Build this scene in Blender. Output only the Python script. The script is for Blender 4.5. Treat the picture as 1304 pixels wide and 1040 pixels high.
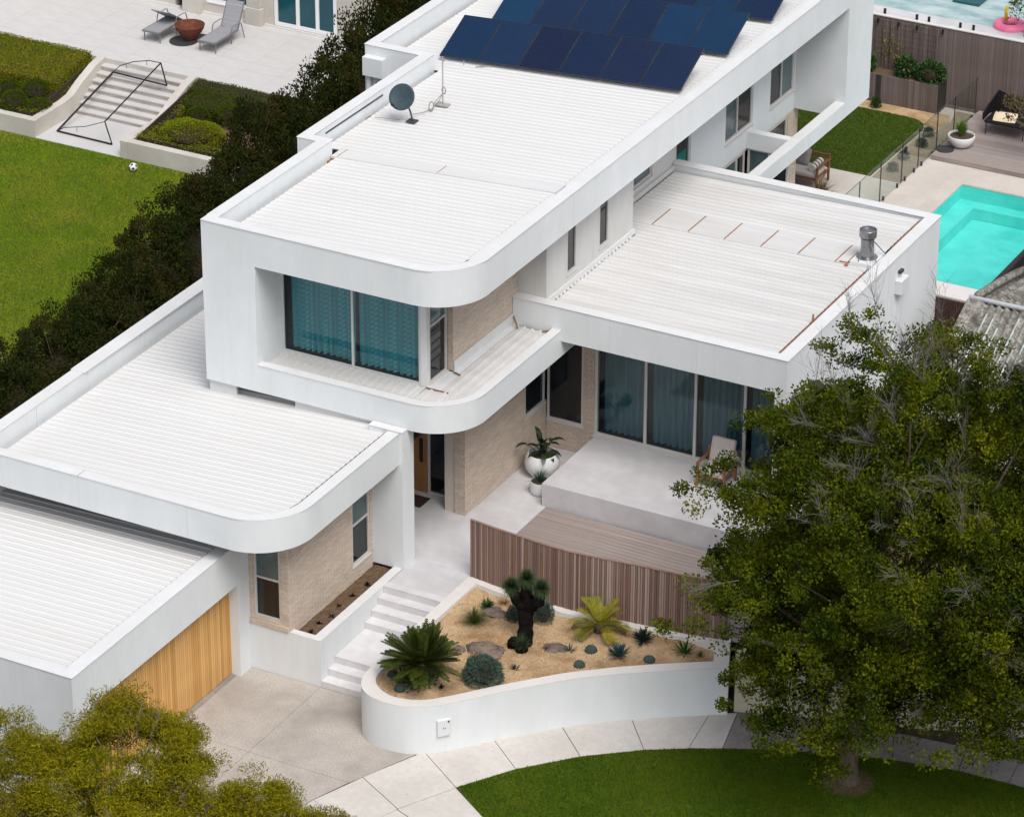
import bpy, math, random
import numpy as np
from mathutils import Matrix, Vector

for o in list(bpy.data.objects):
    bpy.data.objects.remove(o)
SC = bpy.context.scene
COL = SC.collection
R = math.radians
random.seed(7)
RNG = np.random.default_rng(7)

# ------------------------------------------------------------------ camera
cam = bpy.data.objects.new("camera", bpy.data.cameras.new("camera"))
COL.objects.link(cam)
rt = Vector((0.880677, 0.473705, 0.003289))
dn = Vector((0.220615, -0.403986, -0.887763))
fw = Vector((-0.419209, 0.782559, -0.460288))
mx = Matrix((rt, -dn, -fw)).transposed().to_4x4()
mx.translation = Vector((37.5137, -57.3722, 42.097))
cam.matrix_world = mx
cam.data.sensor_width = 36
cam.data.sensor_fit = 'HORIZONTAL'
cam.data.lens = 36 * 4601.195 / 1304
cam.data.clip_start = 1
cam.data.clip_end = 2000
SC.camera = cam

# ------------------------------------------------------------------ sky, sun, exposure
SUN_EL, SUN_AZ = 57, 130          # soft overcast sun, high, from the street side
w = bpy.data.worlds.new("World")
SC.world = w
w.use_nodes = True
nt = w.node_tree
bg = nt.nodes["Background"]
sky = nt.nodes.new("ShaderNodeTexSky")
sky.sky_type = 'NISHITA'
sky.sun_disc = False
sky.sun_elevation = R(SUN_EL)
sky.sun_rotation = R(SUN_AZ)
sky.air_density = 1.0
sky.dust_density = 3.0
sky.ozone_density = 1.0
hs = nt.nodes.new("ShaderNodeHueSaturation")
hs.inputs["Saturation"].default_value = 0.42      # cloud cover greys the blue
nt.links.new(sky.outputs[0], hs.inputs["Color"])
nt.links.new(hs.outputs[0], bg.inputs["Color"])
bg.inputs["Strength"].default_value = 0.115
sl = bpy.data.lights.new("sun", 'SUN')
sl.energy = 1.5
sl.angle = R(32)
sl.color = (1.0, 0.965, 0.92)
sun = bpy.data.objects.new("sun", sl)
COL.objects.link(sun)
az, el = R(SUN_AZ), R(SUN_EL)
sd = Vector((math.sin(az) * math.cos(el), math.cos(az) * math.cos(el), math.sin(el)))
sun.rotation_euler = sd.to_track_quat('Z', 'Y').to_euler()
SC.view_settings.view_transform = 'Standard'
SC.view_settings.look = 'None'
SC.view_settings.gamma = 1
SC.view_settings.exposure = 0.58
SC.view_settings.use_curve_mapping = False
SC.render.engine = 'CYCLES'
SC.cycles.max_bounces = 8
SC.cycles.diffuse_bounces = 3
SC.cycles.transparent_max_bounces = 12
SC.cycles.use_denoising = True


# ------------------------------------------------------------------ helpers
def tag(o, label=None, cat=None, group=None, kind=None):
    for k, v in (("label", label), ("category", cat), ("group", group), ("kind", kind)):
        if v:
            o[k] = v
    return o


def empty(name, loc=(0, 0, 0), rz=0, label=None, cat=None, group=None):
    o = bpy.data.objects.new(name, None)
    COL.objects.link(o)
    o.location = loc
    o.rotation_euler = (0, 0, rz)
    o.empty_display_size = 0.2
    return tag(o, label, cat, group)


def copy_tree(o, parent=None):
    c = o.copy()
    COL.objects.link(c)
    c.parent = parent
    for ch in o.children:
        copy_tree(ch, c)
    return c


def abs_loc(p):
    v = Vector((0, 0, 0))
    while p is not None:
        v += p.location
        p = p.parent
    return v


class MB:
    """collects geometry in world (or local) coordinates, builds one mesh object"""

    def __init__(s):
        s.v = []
        s.f = []

    def add(s, vs, fs):
        b = len(s.v)
        s.v += [tuple(p) for p in vs]
        s.f += [tuple(i + b for i in f) for f in fs]
        return s

    def box(s, x0, x1, y0, y1, z0, z1):
        return s.add([(x0, y0, z0), (x1, y0, z0), (x1, y1, z0), (x0, y1, z0),
                      (x0, y0, z1), (x1, y0, z1), (x1, y1, z1), (x0, y1, z1)],
                     [(0, 3, 2, 1), (4, 5, 6, 7), (0, 1, 5, 4), (1, 2, 6, 5), (2, 3, 7, 6), (3, 0, 4, 7)])

    def obox(s, c, ux, uy, uz):
        """box from centre and three half-axis vectors"""
        c, ux, uy, uz = map(Vector, (c, ux, uy, uz))
        vs = [c - ux - uy - uz, c + ux - uy - uz, c + ux + uy - uz, c - ux + uy - uz,
              c - ux - uy + uz, c + ux - uy + uz, c + ux + uy + uz, c - ux + uy + uz]
        return s.add(vs, [(0, 3, 2, 1), (4, 5, 6, 7), (0, 1, 5, 4), (1, 2, 6, 5), (2, 3, 7, 6), (3, 0, 4, 7)])

    def bar(s, a, b, wx, wz=None):
        """square bar from a to b"""
        a, b = Vector(a), Vector(b)
        d = b - a
        up = Vector((0, 0, 1)) if abs(d.normalized().z) < 0.95 else Vector((0, 1, 0))
        sx = d.cross(up).normalized()
        sz = sx.cross(d).normalized()
        wz = wz or wx
        return s.obox((a + b) / 2, sx * wx / 2, d / 2, sz * wz / 2)

    def prism(s, poly, z0, z1):
        n = len(poly)
        area = sum(poly[i][0] * poly[(i + 1) % n][1] - poly[(i + 1) % n][0] * poly[i][1] for i in range(n))
        if area < 0:
            poly = poly[::-1]
        f0 = z0 if callable(z0) else (lambda x, y: z0)
        f1 = z1 if callable(z1) else (lambda x, y: z1)
        vs = [(x, y, f0(x, y)) for x, y in poly] + [(x, y, f1(x, y)) for x, y in poly]
        fs = [tuple(range(n))[::-1], tuple(range(n, 2 * n))]
        fs += [(i, (i + 1) % n, n + (i + 1) % n, n + i) for i in range(n)]
        return s.add(vs, fs)

    def ring(s, outer, inner, z0, z1, closed=False):
        """wall strip between two matching plan polylines"""
        n = len(outer)
        vs = []
        for (a, b) in zip(outer, inner):
            vs += [(a[0], a[1], z0), (b[0], b[1], z0), (a[0], a[1], z1), (b[0], b[1], z1)]
        fs = []
        m = n if closed else n - 1
        for i in range(m):
            p, q = 4 * i, 4 * ((i + 1) % n)
            fs += [(p, q, q + 2, p + 2), (q + 1, p + 1, p + 3, q + 3), (p + 2, q + 2, q + 3, p + 3), (q, p, p + 1, q + 1)]
        if not closed:
            fs += [(0, 2, 3, 1), (4 * n - 4, 4 * n - 3, 4 * n - 1, 4 * n - 2)]
        return s.add(vs, fs)

    def tube(s, path, r, n=6, cap=True):
        path = [Vector(p) for p in path]
        rs = r if isinstance(r, (list, tuple)) else [r] * len(path)
        vs, fs = [], []
        pu = None
        for i, p in enumerate(path):
            d = (path[min(i + 1, len(path) - 1)] - path[max(i - 1, 0)])
            d = d.normalized() if d.length > 1e-9 else Vector((0, 0, 1))
            if pu is None:
                pu = d.orthogonal().normalized()
            else:
                pu = (pu - d * pu.dot(d))
                pu = pu.normalized() if pu.length > 1e-6 else d.orthogonal().normalized()
            q = d.cross(pu)
            for k in range(n):
                a = 2 * math.pi * k / n
                vs.append(p + (pu * math.cos(a) + q * math.sin(a)) * rs[i])
        for i in range(len(path) - 1):
            for k in range(n):
                a, b = i * n + k, i * n + (k + 1) % n
                fs.append((a, b, b + n, a + n))
        if cap:
            fs.append(tuple(range(n))[::-1])
            fs.append(tuple(range((len(path) - 1) * n, len(path) * n)))
        return s.add(vs, fs)

    def lathe(s, prof, c, n=24):
        """prof: list of (r, z)"""
        vs, fs = [], []
        for r, z in prof:
            for k in range(n):
                a = 2 * math.pi * k / n
                vs.append((c[0] + r * math.cos(a), c[1] + r * math.sin(a), c[2] + z))
        for i in range(len(prof) - 1):
            for k in range(n):
                a, b = i * n + k, i * n + (k + 1) % n
                fs.append((a, b, b + n, a + n))
        fs.append(tuple(range(n))[::-1])
        fs.append(tuple(range((len(prof) - 1) * n, len(prof) * n)))
        return s.add(vs, fs)

    def ribbon(s, base, d, length, width, droop, segs=4, fold=0.0, taper=1.0):
        """a leaf blade: starts along d, bends down by droop"""
        p = Vector(base)
        d = Vector(d).normalized()
        side = d.cross(Vector((0, 0, 1)))
        side = side.normalized() if side.length > 1e-3 else Vector((1, 0, 0))
        st = length / segs
        vs, fs = [], []
        for i in range(segs + 1):
            t = i / segs
            wd = width * (0.55 + 1.6 * t - 0.6 * t * t) * (1 - t ** 2.2 * taper) * 0.75 if i else width * 0.4
            wd = max(wd, 0.0008)
            nrm = side.cross(d).normalized()
            vs += [p - side * wd / 2 + nrm * fold * wd, p + side * wd / 2 + nrm * fold * wd]
            d = (d + Vector((0, 0, -droop / segs))).normalized()
            p = p + d * st
        for i in range(segs):
            a = 2 * i
            fs.append((a, a + 1, a + 3, a + 2))
        return s.add(vs, fs)

    def build(s, name, m, parent=None, smooth=False, bevel=0, kind=None, autosmooth=None):
        me = bpy.data.meshes.new(name)
        off = abs_loc(parent)
        me.from_pydata([(x - off.x, y - off.y, z - off.z) for x, y, z in s.v], [], s.f)
        me.materials.append(m)
        if smooth:
            me.polygons.foreach_set("use_smooth", [True] * len(me.polygons))
            if autosmooth:
                me.set_sharp_from_angle(angle=R(autosmooth))
        me.update()
        o = bpy.data.objects.new(name, me)
        COL.objects.link(o)
        o.parent = parent
        if bevel:
            b = o.modifiers.new("bevel", 'BEVEL')
            b.width = bevel
            b.segments = 2
            b.limit_method = 'ANGLE'
            b.angle_limit = R(40)
        if kind:
            o["kind"] = kind
        return o


def B(name, m, parent, *boxes, bevel=0):
    b = MB()
    for q in boxes:
        b.box(*q)
    return b.build(name, m, parent, bevel=bevel)


def np_mesh(name, verts, nper, m, parent=None, kind=None):
    """verts (n*nper,3): n separate polygons of nper corners"""
    verts = np.asarray(verts, dtype=np.float32).reshape(-1, 3)
    off = np.array(abs_loc(parent), dtype=np.float32)
    verts = verts - off
    nf = len(verts) // nper
    me = bpy.data.meshes.new(name)
    me.vertices.add(len(verts))
    me.vertices.foreach_set("co", verts.ravel())
    me.loops.add(len(verts))
    me.loops.foreach_set("vertex_index", np.arange(len(verts), dtype=np.int32))
    me.polygons.add(nf)
    me.polygons.foreach_set("loop_start", np.arange(0, len(verts), nper, dtype=np.int32))
    me.materials.append(m)
    me.update(calc_edges=True)
    o = bpy.data.objects.new(name, me)
    COL.objects.link(o)
    o.parent = parent
    if kind:
        o["kind"] = kind
    return o


def unit(a):
    return a / (np.linalg.norm(a, axis=1, keepdims=True) + 1e-9)


def leaf_quads(P, L, W, rng, up=0.3, out=None, outw=0.6):
    """one rhombic leaf per point"""
    n = len(P)
    ax = rng.normal(size=(n, 3))
    ax[:, 2] += up
    if out is not None:
        ax = unit(ax) + out * outw
    ax = unit(ax)
    sd_ = unit(np.cross(ax, rng.normal(size=(n, 3))))
    L = (L * rng.uniform(0.6, 1.25, n))[:, None]
    W = (W * rng.uniform(0.7, 1.2, n))[:, None]
    a = P - ax * L * 0.5
    return np.stack([a, a + ax * L * 0.5 + sd_ * W * 0.5, a + ax * L, a + ax * L * 0.5 - sd_ * W * 0.5], 1).reshape(-1, 3)


# ------------------------------------------------------------------ materials
def nm(m):
    m.use_nodes = True
    t = m.node_tree
    return t, t.nodes["Principled BSDF"]


def mat(name, c, c2=None, scale=3.0, stretch=(1, 1, 1), rough=0.75, spec=0.3, bump=0.0, bscale=80.0, bstretch=(1, 1, 1),
        rand=None, island=None, lo=0.35, hi=0.65, metal=0.0, c3=None, scale3=0.4, transl=0.0, detail=6.0, rscale=None, bdist=0.01, streak=None):
    """procedural surface: c..c2 mixed by noise; c3 mixed in by a larger noise; rand/island: colour that varies per object / per leaf"""
    m = bpy.data.materials.new(name)
    t, p = nm(m)
    L = t.links.new
    tc = t.nodes.new("ShaderNodeTexCoord")

    def noise(sc, st, det=detail):
        mp = t.nodes.new("ShaderNodeMapping")
        mp.inputs["Scale"].default_value = st
        L(tc.outputs["Object"], mp.inputs[0])
        n = t.nodes.new("ShaderNodeTexNoise")
        n.inputs["Scale"].default_value = sc
        n.inputs["Detail"].default_value = det
        n.inputs["Roughness"].default_value = 0.6
        L(mp.outputs[0], n.inputs["Vector"])
        return n

    def mixc(fac, a, b, lo_=0.35, hi_=0.65):
        mr = t.nodes.new("ShaderNodeMapRange")
        mr.inputs[1].default_value = lo_
        mr.inputs[2].default_value = hi_
        L(fac, mr.inputs[0])
        mi = t.nodes.new("ShaderNodeMix")
        mi.data_type = 'RGBA'
        L(mr.outputs[0], mi.inputs[0])
        for sock, val in ((6, a), (7, b)):
            if isinstance(val, tuple):
                mi.inputs[sock].default_value = (*val, 1)
            else:
                L(val, mi.inputs[sock])
        return mi.outputs[2]

    cur = c
    if c2:
        cur = mixc(noise(scale, stretch).outputs[0], cur, c2, lo, hi)
    if c3:
        cur = mixc(noise(scale3, stretch).outputs[0], cur, c3, 0.42, 0.72)
    if streak:
        cur = mixc(noise(1.6, (5, 5, 0.22), 3.0).outputs[0], cur, streak, 0.58, 1.0)
    if island:
        g = t.nodes.new("ShaderNodeNewGeometry")
        cur = mixc(g.outputs["Random Per Island"], cur, island, 0.35, 1.0)
    if rand:
        oi = t.nodes.new("ShaderNodeObjectInfo")
        cr = t.nodes.new("ShaderNodeValToRGB")
        cr.color_ramp.interpolation = 'LINEAR'
        els = cr.color_ramp.elements
        while len(els) < len(rand):
            els.new(0.5)
        for i, e in enumerate(els):
            e.position = i / (len(rand) - 1)
            e.color = (*rand[i], 1)
        L(oi.outputs["Random"], cr.inputs[0])
        if c2:
            mi = t.nodes.new("ShaderNodeMix")
            mi.data_type = 'RGBA'
            mi.blend_type = 'MULTIPLY'
            mi.inputs[0].default_value = 1
            L(cr.outputs[0], mi.inputs[6])
            if isinstance(cur, tuple):
                mi.inputs[7].default_value = (*cur, 1)
            else:
                L(cur, mi.inputs[7])
            cur = mi.outputs[2]
        else:
            cur = cr.outputs[0]
    if isinstance(cur, tuple):
        p.inputs["Base Color"].default_value = (*cur, 1)
    else:
        L(cur, p.inputs["Base Color"])
    p.inputs["Roughness"].default_value = rough
    p.inputs["Specular IOR Level"].default_value = spec
    p.inputs["Metallic"].default_value = metal
    if bump:
        bn = t.nodes.new("ShaderNodeBump")
        bn.inputs["Strength"].default_value = bump
        bn.inputs["Distance"].default_value = bdist
        L(noise(bscale, bstretch, 4.0).outputs[0], bn.inputs["Height"])
        L(bn.outputs[0], p.inputs["Normal"])
    if transl:
        out = t.nodes["Material Output"]
        tr = t.nodes.new("ShaderNodeBsdfTranslucent")
        if isinstance(cur, tuple):
            tr.inputs[0].default_value = (*cur, 1)
        else:
            L(cur, tr.inputs[0])
        ms = t.nodes.new("ShaderNodeMixShader")
        ms.inputs[0].default_value = transl
        L(p.outputs[0], ms.inputs[1])
        L(tr.outputs[0], ms.inputs[2])
        L(ms.outputs[0], out.inputs[0])
    return m


def glass_mat(name, tint, refl=0.35, rough=0.02):
    m = bpy.data.materials.new(name)
    t, p = nm(m)
    t.nodes.remove(p)
    tr = t.nodes.new("ShaderNodeBsdfTransparent")
    tr.inputs[0].default_value = (*tint, 1)
    gl = t.nodes.new("ShaderNodeBsdfGlossy")
    gl.inputs["Roughness"].default_value = rough
    fr = t.nodes.new("ShaderNodeLayerWeight")
    fr.inputs["Blend"].default_value = 0.5
    pw = t.nodes.new("ShaderNodeMath")
    pw.operation = 'POWER'
    pw.inputs[1].default_value = 4.0
    t.links.new(fr.outputs["Facing"], pw.inputs[0])
    mu = t.nodes.new("ShaderNodeMath")
    mu.operation = 'MULTIPLY_ADD'
    mu.inputs[1].default_value = refl * 1.6
    mu.inputs[2].default_value = refl * 0.12
    t.links.new(pw.outputs[0], mu.inputs[0])
    ms = t.nodes.new("ShaderNodeMixShader")
    t.links.new(mu.outputs[0], ms.inputs[0])
    t.links.new(tr.outputs[0], ms.inputs[1])
    t.links.new(gl.outputs[0], ms.inputs[2])
    t.links.new(ms.outputs[0], t.nodes["Material Output"].inputs[0])
    return m


M = {}
M['render'] = mat("white render", (0.6545, 0.682, 0.6952), (0.6985, 0.7205, 0.7315), 2.5, (1, 1, 0.5), rough=0.9, spec=0.15, bump=0.25, bscale=120, c3=(0.6215, 0.6435, 0.649), scale3=0.5, streak=(0.5995, 0.605, 0.594))
M['cap'] = mat("white capping", (0.62, 0.625, 0.63), (0.66, 0.665, 0.67), 4, rough=0.55, spec=0.25, c3=(0.61, 0.605, 0.59), scale3=0.8)
M['darksoffit'] = mat("dark soffit deepening shade", (0.05, 0.034, 0.028), (0.065, 0.045, 0.036), 4, (1, 6, 1), rough=0.85)  # unseen soffit coloured dark to deepen the shade on the garage roof
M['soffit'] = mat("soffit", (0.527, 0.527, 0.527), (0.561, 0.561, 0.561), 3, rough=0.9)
M['roof'] = mat("white roof sheet", (0.60, 0.60, 0.595), (0.63, 0.627, 0.62), 1.5, (0.35, 3, 1), rough=0.6, spec=0.2, c3=(0.60, 0.59, 0.57), scale3=0.45)
M['roofgrey'] = mat("weathered roof sheet", (0.555, 0.55, 0.545), (0.61, 0.605, 0.595), 1.5, (0.35, 3, 1), rough=0.6, spec=0.2, c3=(0.50, 0.485, 0.465), scale3=0.5)
M['cladding'] = mat("pale grey cladding", (0.5406, 0.53, 0.5141), (0.583, 0.5724, 0.5565), 3, (1, 1, 0.4), rough=0.8, bump=0.15, bscale=90, streak=(0.4876, 0.477, 0.4558))
M['mortar'] = mat("mortar", (0.5143, 0.4582, 0.4021), (0.5797, 0.5236, 0.4675), 30, rough=0.95)
M['brick'] = mat("pale brick", (0.5018, 0.4077, 0.3315), (0.5914, 0.4928, 0.4077), 3.0, rough=0.9, island=(0.6048, 0.5096, 0.4256), bump=0.5, bscale=60, c3=(0.5197, 0.4256, 0.345), scale3=1.5)
M['rust'] = mat("rusty flashing", (0.20, 0.09, 0.045), (0.32, 0.17, 0.09), 12, rough=0.9)
M['frame'] = mat("pale window frame", (0.5332, 0.516, 0.4988), (0.5676, 0.5504, 0.5332), 6, rough=0.45, spec=0.4)
M['darkframe'] = mat("dark window seal", (0.03, 0.025, 0.025), rough=0.5)
M['glass'] = glass_mat("clear glass", (0.80, 0.93, 0.95), 0.30)
M['fenceglass'] = glass_mat("pool fence glass", (0.93, 0.965, 0.95), 0.3)
M['darkglass'] = mat("dark window glass", (0.006, 0.008, 0.010), (0.014, 0.017, 0.02), 0.7, rough=0.06, spec=0.5)
M['greyglass'] = mat("grey window glass", (0.05, 0.085, 0.09), (0.10, 0.15, 0.155), 1.0, rough=0.08, spec=0.6)
M['tealglass'] = mat("teal window glass", (0.004, 0.05, 0.075), (0.008, 0.075, 0.10), 0.8, rough=0.08, spec=0.5)
M['interior'] = mat("dark interior", (0.02, 0.022, 0.024), rough=0.95)
M['timberdoor'] = mat("honey timber batten", (1, 1, 1), (0.82, 0.82, 0.82), 4, (1, 1, 0.15), rough=0.6, rand=[(0.532, 0.2766, 0.0798), (0.6384, 0.3564, 0.117), (0.7022, 0.415, 0.1596), (0.5852, 0.3086, 0.09576)], bump=0.2, bscale=40, bstretch=(1, 1, 0.08))
M['oakdoor'] = mat("oak door", (0.30, 0.14, 0.05), (0.40, 0.20, 0.075), 6, (4, 4, 0.3), rough=0.55)
M['batten'] = mat("weathered batten", (1, 1, 1), (0.8064, 0.784, 0.784), 6, (1, 1, 0.12), rough=0.8, rand=[(0.1456, 0.08064, 0.06048), (0.3024, 0.196, 0.1568), (0.2016, 0.1232, 0.09856), (0.4256, 0.3192, 0.2688), (0.2464, 0.1568, 0.1232), (0.168, 0.1176, 0.1008)], bump=0.3, bscale=50, bstretch=(1, 1, 0.08))
M['greybatten'] = mat("grey batten", (1, 1, 1), (0.629, 0.612, 0.612), 5, (1, 1, 0.12), rough=0.85, rand=[(0.1445, 0.1062, 0.0935), (0.2125, 0.17, 0.1573), (0.1742, 0.1318, 0.119), (0.2465, 0.204, 0.187)], bump=0.3, bscale=50, bstretch=(1, 1, 0.08))
M['darkbatten'] = mat("dark batten", (1, 1, 1), (0.75, 0.72, 0.72), 5, (1, 1, 0.12), rough=0.85, rand=[(0.06, 0.03, 0.025), (0.10, 0.055, 0.045), (0.08, 0.04, 0.035)])
M['deck'] = mat("silvered deck board", (1, 1, 1), (0.663, 0.646, 0.629), 3, (0.2, 5, 1), rough=0.85, rand=[(0.289, 0.238, 0.2125), (0.374, 0.323, 0.3017), (0.3315, 0.272, 0.2465), (0.3995, 0.357, 0.34)], bump=0.3, bscale=30, bstretch=(0.1, 2, 1))
M['gap'] = mat("dark gap", (0.03, 0.025, 0.022), rough=0.95)
M['plaster'] = mat("polished concrete", (0.51, 0.4972, 0.51), (0.595, 0.5865, 0.595), 3.5, rough=0.6, spec=0.3, c3=(0.4675, 0.4505, 0.4632), scale3=0.9, lo=0.3, hi=0.7)
M['step'] = mat("step concrete", (0.5742, 0.5612, 0.5655), (0.6438, 0.6351, 0.6394), 4, rough=0.65, c3=(0.5394, 0.522, 0.5263), scale3=1.2)
M['aggregate'] = mat("exposed aggregate", (0.36, 0.325, 0.29), (0.51, 0.465, 0.42), 26, rough=0.9, bump=0.4, bscale=60, c3=(0.30, 0.27, 0.24), scale3=0.6, lo=0.38, hi=0.62)
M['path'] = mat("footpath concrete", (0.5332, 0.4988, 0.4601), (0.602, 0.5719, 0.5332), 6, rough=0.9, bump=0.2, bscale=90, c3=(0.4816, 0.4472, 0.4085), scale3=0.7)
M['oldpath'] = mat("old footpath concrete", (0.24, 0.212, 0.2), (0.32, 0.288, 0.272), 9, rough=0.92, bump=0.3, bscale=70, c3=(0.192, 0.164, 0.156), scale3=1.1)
M['asphalt'] = mat("asphalt", (0.045, 0.045, 0.046), (0.06, 0.06, 0.06), 60, rough=0.95, bump=0.4, bscale=120)
M['cream'] = mat("cream render", (0.516, 0.4687, 0.3526), (0.5676, 0.516, 0.4042), 4, rough=0.9, c3=(0.43, 0.387, 0.2924), scale3=1.2)
M['stone'] = mat("pale stone render", (0.516, 0.4859, 0.4386), (0.5676, 0.5375, 0.4902), 2, rough=0.9, c3=(0.4472, 0.4128, 0.3698), scale3=0.7)
M['stairriser'] = mat("stained stair riser", (0.42, 0.385, 0.35), (0.48, 0.44, 0.40), 3, (1, 1, 3), rough=0.9, c3=(0.27, 0.20, 0.16), scale3=1.6)
M['tile'] = mat("pale patio tile", (0.516, 0.5031, 0.4945), (0.5676, 0.5547, 0.5461), 2.0, rough=0.7, c3=(0.473, 0.4601, 0.4515), scale3=0.5)
M['grout'] = mat("tile joint", (0.42, 0.40, 0.38), rough=0.95)
M['earth'] = mat("earth", (0.06, 0.042, 0.03), (0.10, 0.075, 0.052), 6, rough=0.98)
M['soil'] = mat("brown mulch", (0.08625, 0.0525, 0.0315), (0.15, 0.0975, 0.06), 14, rough=0.98, bump=0.8, bscale=30)
M['sand'] = mat("pale bark sand", (0.4224, 0.286, 0.1584), (0.5544, 0.4004, 0.242), 16, rough=0.97, bump=0.7, bscale=45, c3=(0.25, 0.145, 0.068), scale3=1.5, lo=0.3, hi=0.7, bdist=0.02)
M['sandbit'] = mat("bark chip", (0.50, 0.35, 0.21), (0.60, 0.44, 0.28), 4, rough=0.97, island=(0.30, 0.18, 0.10))
M['gravel'] = mat("garden gravel", (0.22, 0.17, 0.11), (0.33, 0.27, 0.19), 18, rough=0.97, bump=0.6, bscale=40)
M['lawnbase'] = mat("lawn soil and thatch", (0.05, 0.075, 0.008), (0.08, 0.11, 0.012), 8, rough=0.98)
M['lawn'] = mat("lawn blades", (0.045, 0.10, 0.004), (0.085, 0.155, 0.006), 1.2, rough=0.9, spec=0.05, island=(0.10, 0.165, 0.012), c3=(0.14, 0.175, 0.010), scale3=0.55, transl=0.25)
M['lawnpale'] = mat("yellow green lawn blades", (0.10, 0.225, 0.004), (0.185, 0.29, 0.006), 0.8, rough=0.9, spec=0.05, island=(0.24, 0.30, 0.02), c3=(0.33, 0.32, 0.03), scale3=0.6, transl=0.25)  # paler, yellower grass than the verge
M['turf'] = mat("synthetic turf", (0.045, 0.088, 0.006), (0.075, 0.125, 0.009), 2, rough=0.85, spec=0.1, island=(0.075, 0.13, 0.02), transl=0.2)
M['white'] = mat("white ceramic", (0.6612, 0.6612, 0.6655), (0.696, 0.696, 0.696), 3, rough=0.35, spec=0.4)
M['whiteplastic'] = mat("white plastic", (0.6438, 0.6612, 0.6786), rough=0.4, spec=0.4)
M['black'] = mat("black metal", (0.012, 0.011, 0.013), rough=0.5, spec=0.4)
M['darkgrey'] = mat("dark grey metal", (0.035, 0.0364, 0.0392), (0.049, 0.049, 0.0525), 6, rough=0.5)
M['dish'] = mat("dish grey blue", (0.028, 0.05, 0.062), (0.04, 0.065, 0.078), 4, rough=0.55)
M['steel'] = mat("galvanised steel", (0.26, 0.26, 0.27), (0.36, 0.36, 0.37), 8, rough=0.32, metal=0.85)
M['mast'] = mat("mast grey", (0.30, 0.28, 0.28), (0.42, 0.40, 0.40), 14, (1, 1, 2), rough=0.6)
M['panel'] = mat("solar cell", (1, 1, 1), (0.7, 0.85, 0.95), 1.2, rough=0.17, spec=0.3, rand=[(0.006, 0.011, 0.036), (0.004, 0.034, 0.085), (0.008, 0.015, 0.045), (0.004, 0.044, 0.10), (0.006, 0.013, 0.042)])
M['panelframe'] = mat("solar frame", (0.028, 0.032, 0.048), rough=0.4)
M['panelline'] = mat("solar cell line", (0.02, 0.03, 0.065), rough=0.4)
M['sling'] = mat("grey sling fabric", (0.25, 0.25, 0.27), (0.31, 0.31, 0.33), 30, (1, 5, 1), rough=0.9)
M['loungeframe'] = mat("lounger frame", (0.16, 0.15, 0.15), (0.20, 0.19, 0.19), 4, rough=0.5)
M['corten'] = mat("rusted steel bowl", (0.10, 0.028, 0.016), (0.155, 0.05, 0.028), 7, rough=0.85, bump=0.2, bscale=40)
M['teak'] = mat("reddish teak", (0.17, 0.07, 0.035), (0.24, 0.105, 0.055), 6, (1, 4, 1), rough=0.7)
M['cushion'] = mat("taupe cushion", (0.42, 0.37, 0.35), (0.48, 0.43, 0.41), 5, rough=0.95, bump=0.15, bscale=200)
M['greycushion'] = mat("grey cushion", (0.22, 0.20, 0.195), (0.29, 0.265, 0.255), 5, rough=0.95)
M['teal'] = mat("mint cushion", (0.26, 0.44, 0.39), (0.36, 0.54, 0.47), 9, rough=0.95, c3=(0.55, 0.62, 0.35), scale3=6)
M['stripe'] = mat("pale stripe fabric", (0.60, 0.57, 0.53), rough=0.95)
M['stripedark'] = mat("dark stripe fabric", (0.14, 0.12, 0.115), rough=0.95)
M['yellowcushion'] = mat("pale yellow cushion", (0.66, 0.60, 0.36), (0.72, 0.55, 0.42), 9, rough=0.95)
M['bark'] = mat("grey brown bark", (0.075, 0.052, 0.04), (0.15, 0.11, 0.085), 9, (3, 3, 0.5), rough=0.95, bump=0.8, bscale=25, bstretch=(2, 2, 0.3), bdist=0.03)
M['twig'] = mat("bare grey twig", (0.125, 0.11, 0.10), (0.19, 0.17, 0.155), 6, rough=0.95)
M['browntwig'] = mat("brown twig", (0.16, 0.115, 0.085), (0.24, 0.18, 0.14), 6, rough=0.95)
M['figleaf'] = mat("tree leaves", (0.008, 0.019, 0.002), (0.018, 0.034, 0.003), 1.1, rough=0.8, spec=0.03, island=(0.055, 0.080, 0.005), c3=(0.17, 0.18, 0.006), scale3=1.0, transl=0.04)
M['gumleaf'] = mat("gum leaves", (0.10, 0.115, 0.004), (0.19, 0.185, 0.006), 1.3, rough=0.6, spec=0.04, island=(0.31, 0.25, 0.010), c3=(0.065, 0.06, 0.006), scale3=0.9, transl=0.10)
M['hedgeleaf'] = mat("screen hedge leaves", (0.008, 0.017, 0.004), (0.017, 0.030, 0.006), 1.0, rough=0.8, spec=0.04, island=(0.034, 0.042, 0.008), c3=(0.058, 0.036, 0.010), scale3=1.2, transl=0.05)
M['clipleaf'] = mat("clipped hedge leaves", (0.12, 0.165, 0.005), (0.19, 0.22, 0.008), 1.5, rough=0.85, spec=0.04, island=(0.25, 0.275, 0.016), c3=(0.20, 0.16, 0.01), scale3=0.8, transl=0.2)
M['boxleaf'] = mat("box ball leaves", (0.03825, 0.06375, 0.0034), (0.0595, 0.085, 0.0051), 3, rough=0.8, spec=0.06, island=(0.08075, 0.1062, 0.0085), transl=0.15)
M['darkcore'] = mat("dark shade core", (0.030, 0.022, 0.014), (0.045, 0.034, 0.022), 12, rough=1.0)  # dark filler: shade inside the foliage put into the colour
M['shrubleaf'] = mat("garden shrub leaves", (0.02, 0.06, 0.012), (0.035, 0.09, 0.02), 3, rough=0.5, island=(0.05, 0.11, 0.02), transl=0.15)
M['blueleaf'] = mat("blue green needles", (0.025, 0.06, 0.045), (0.045, 0.09, 0.065), 4, rough=0.7, island=(0.05, 0.10, 0.075))
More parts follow.
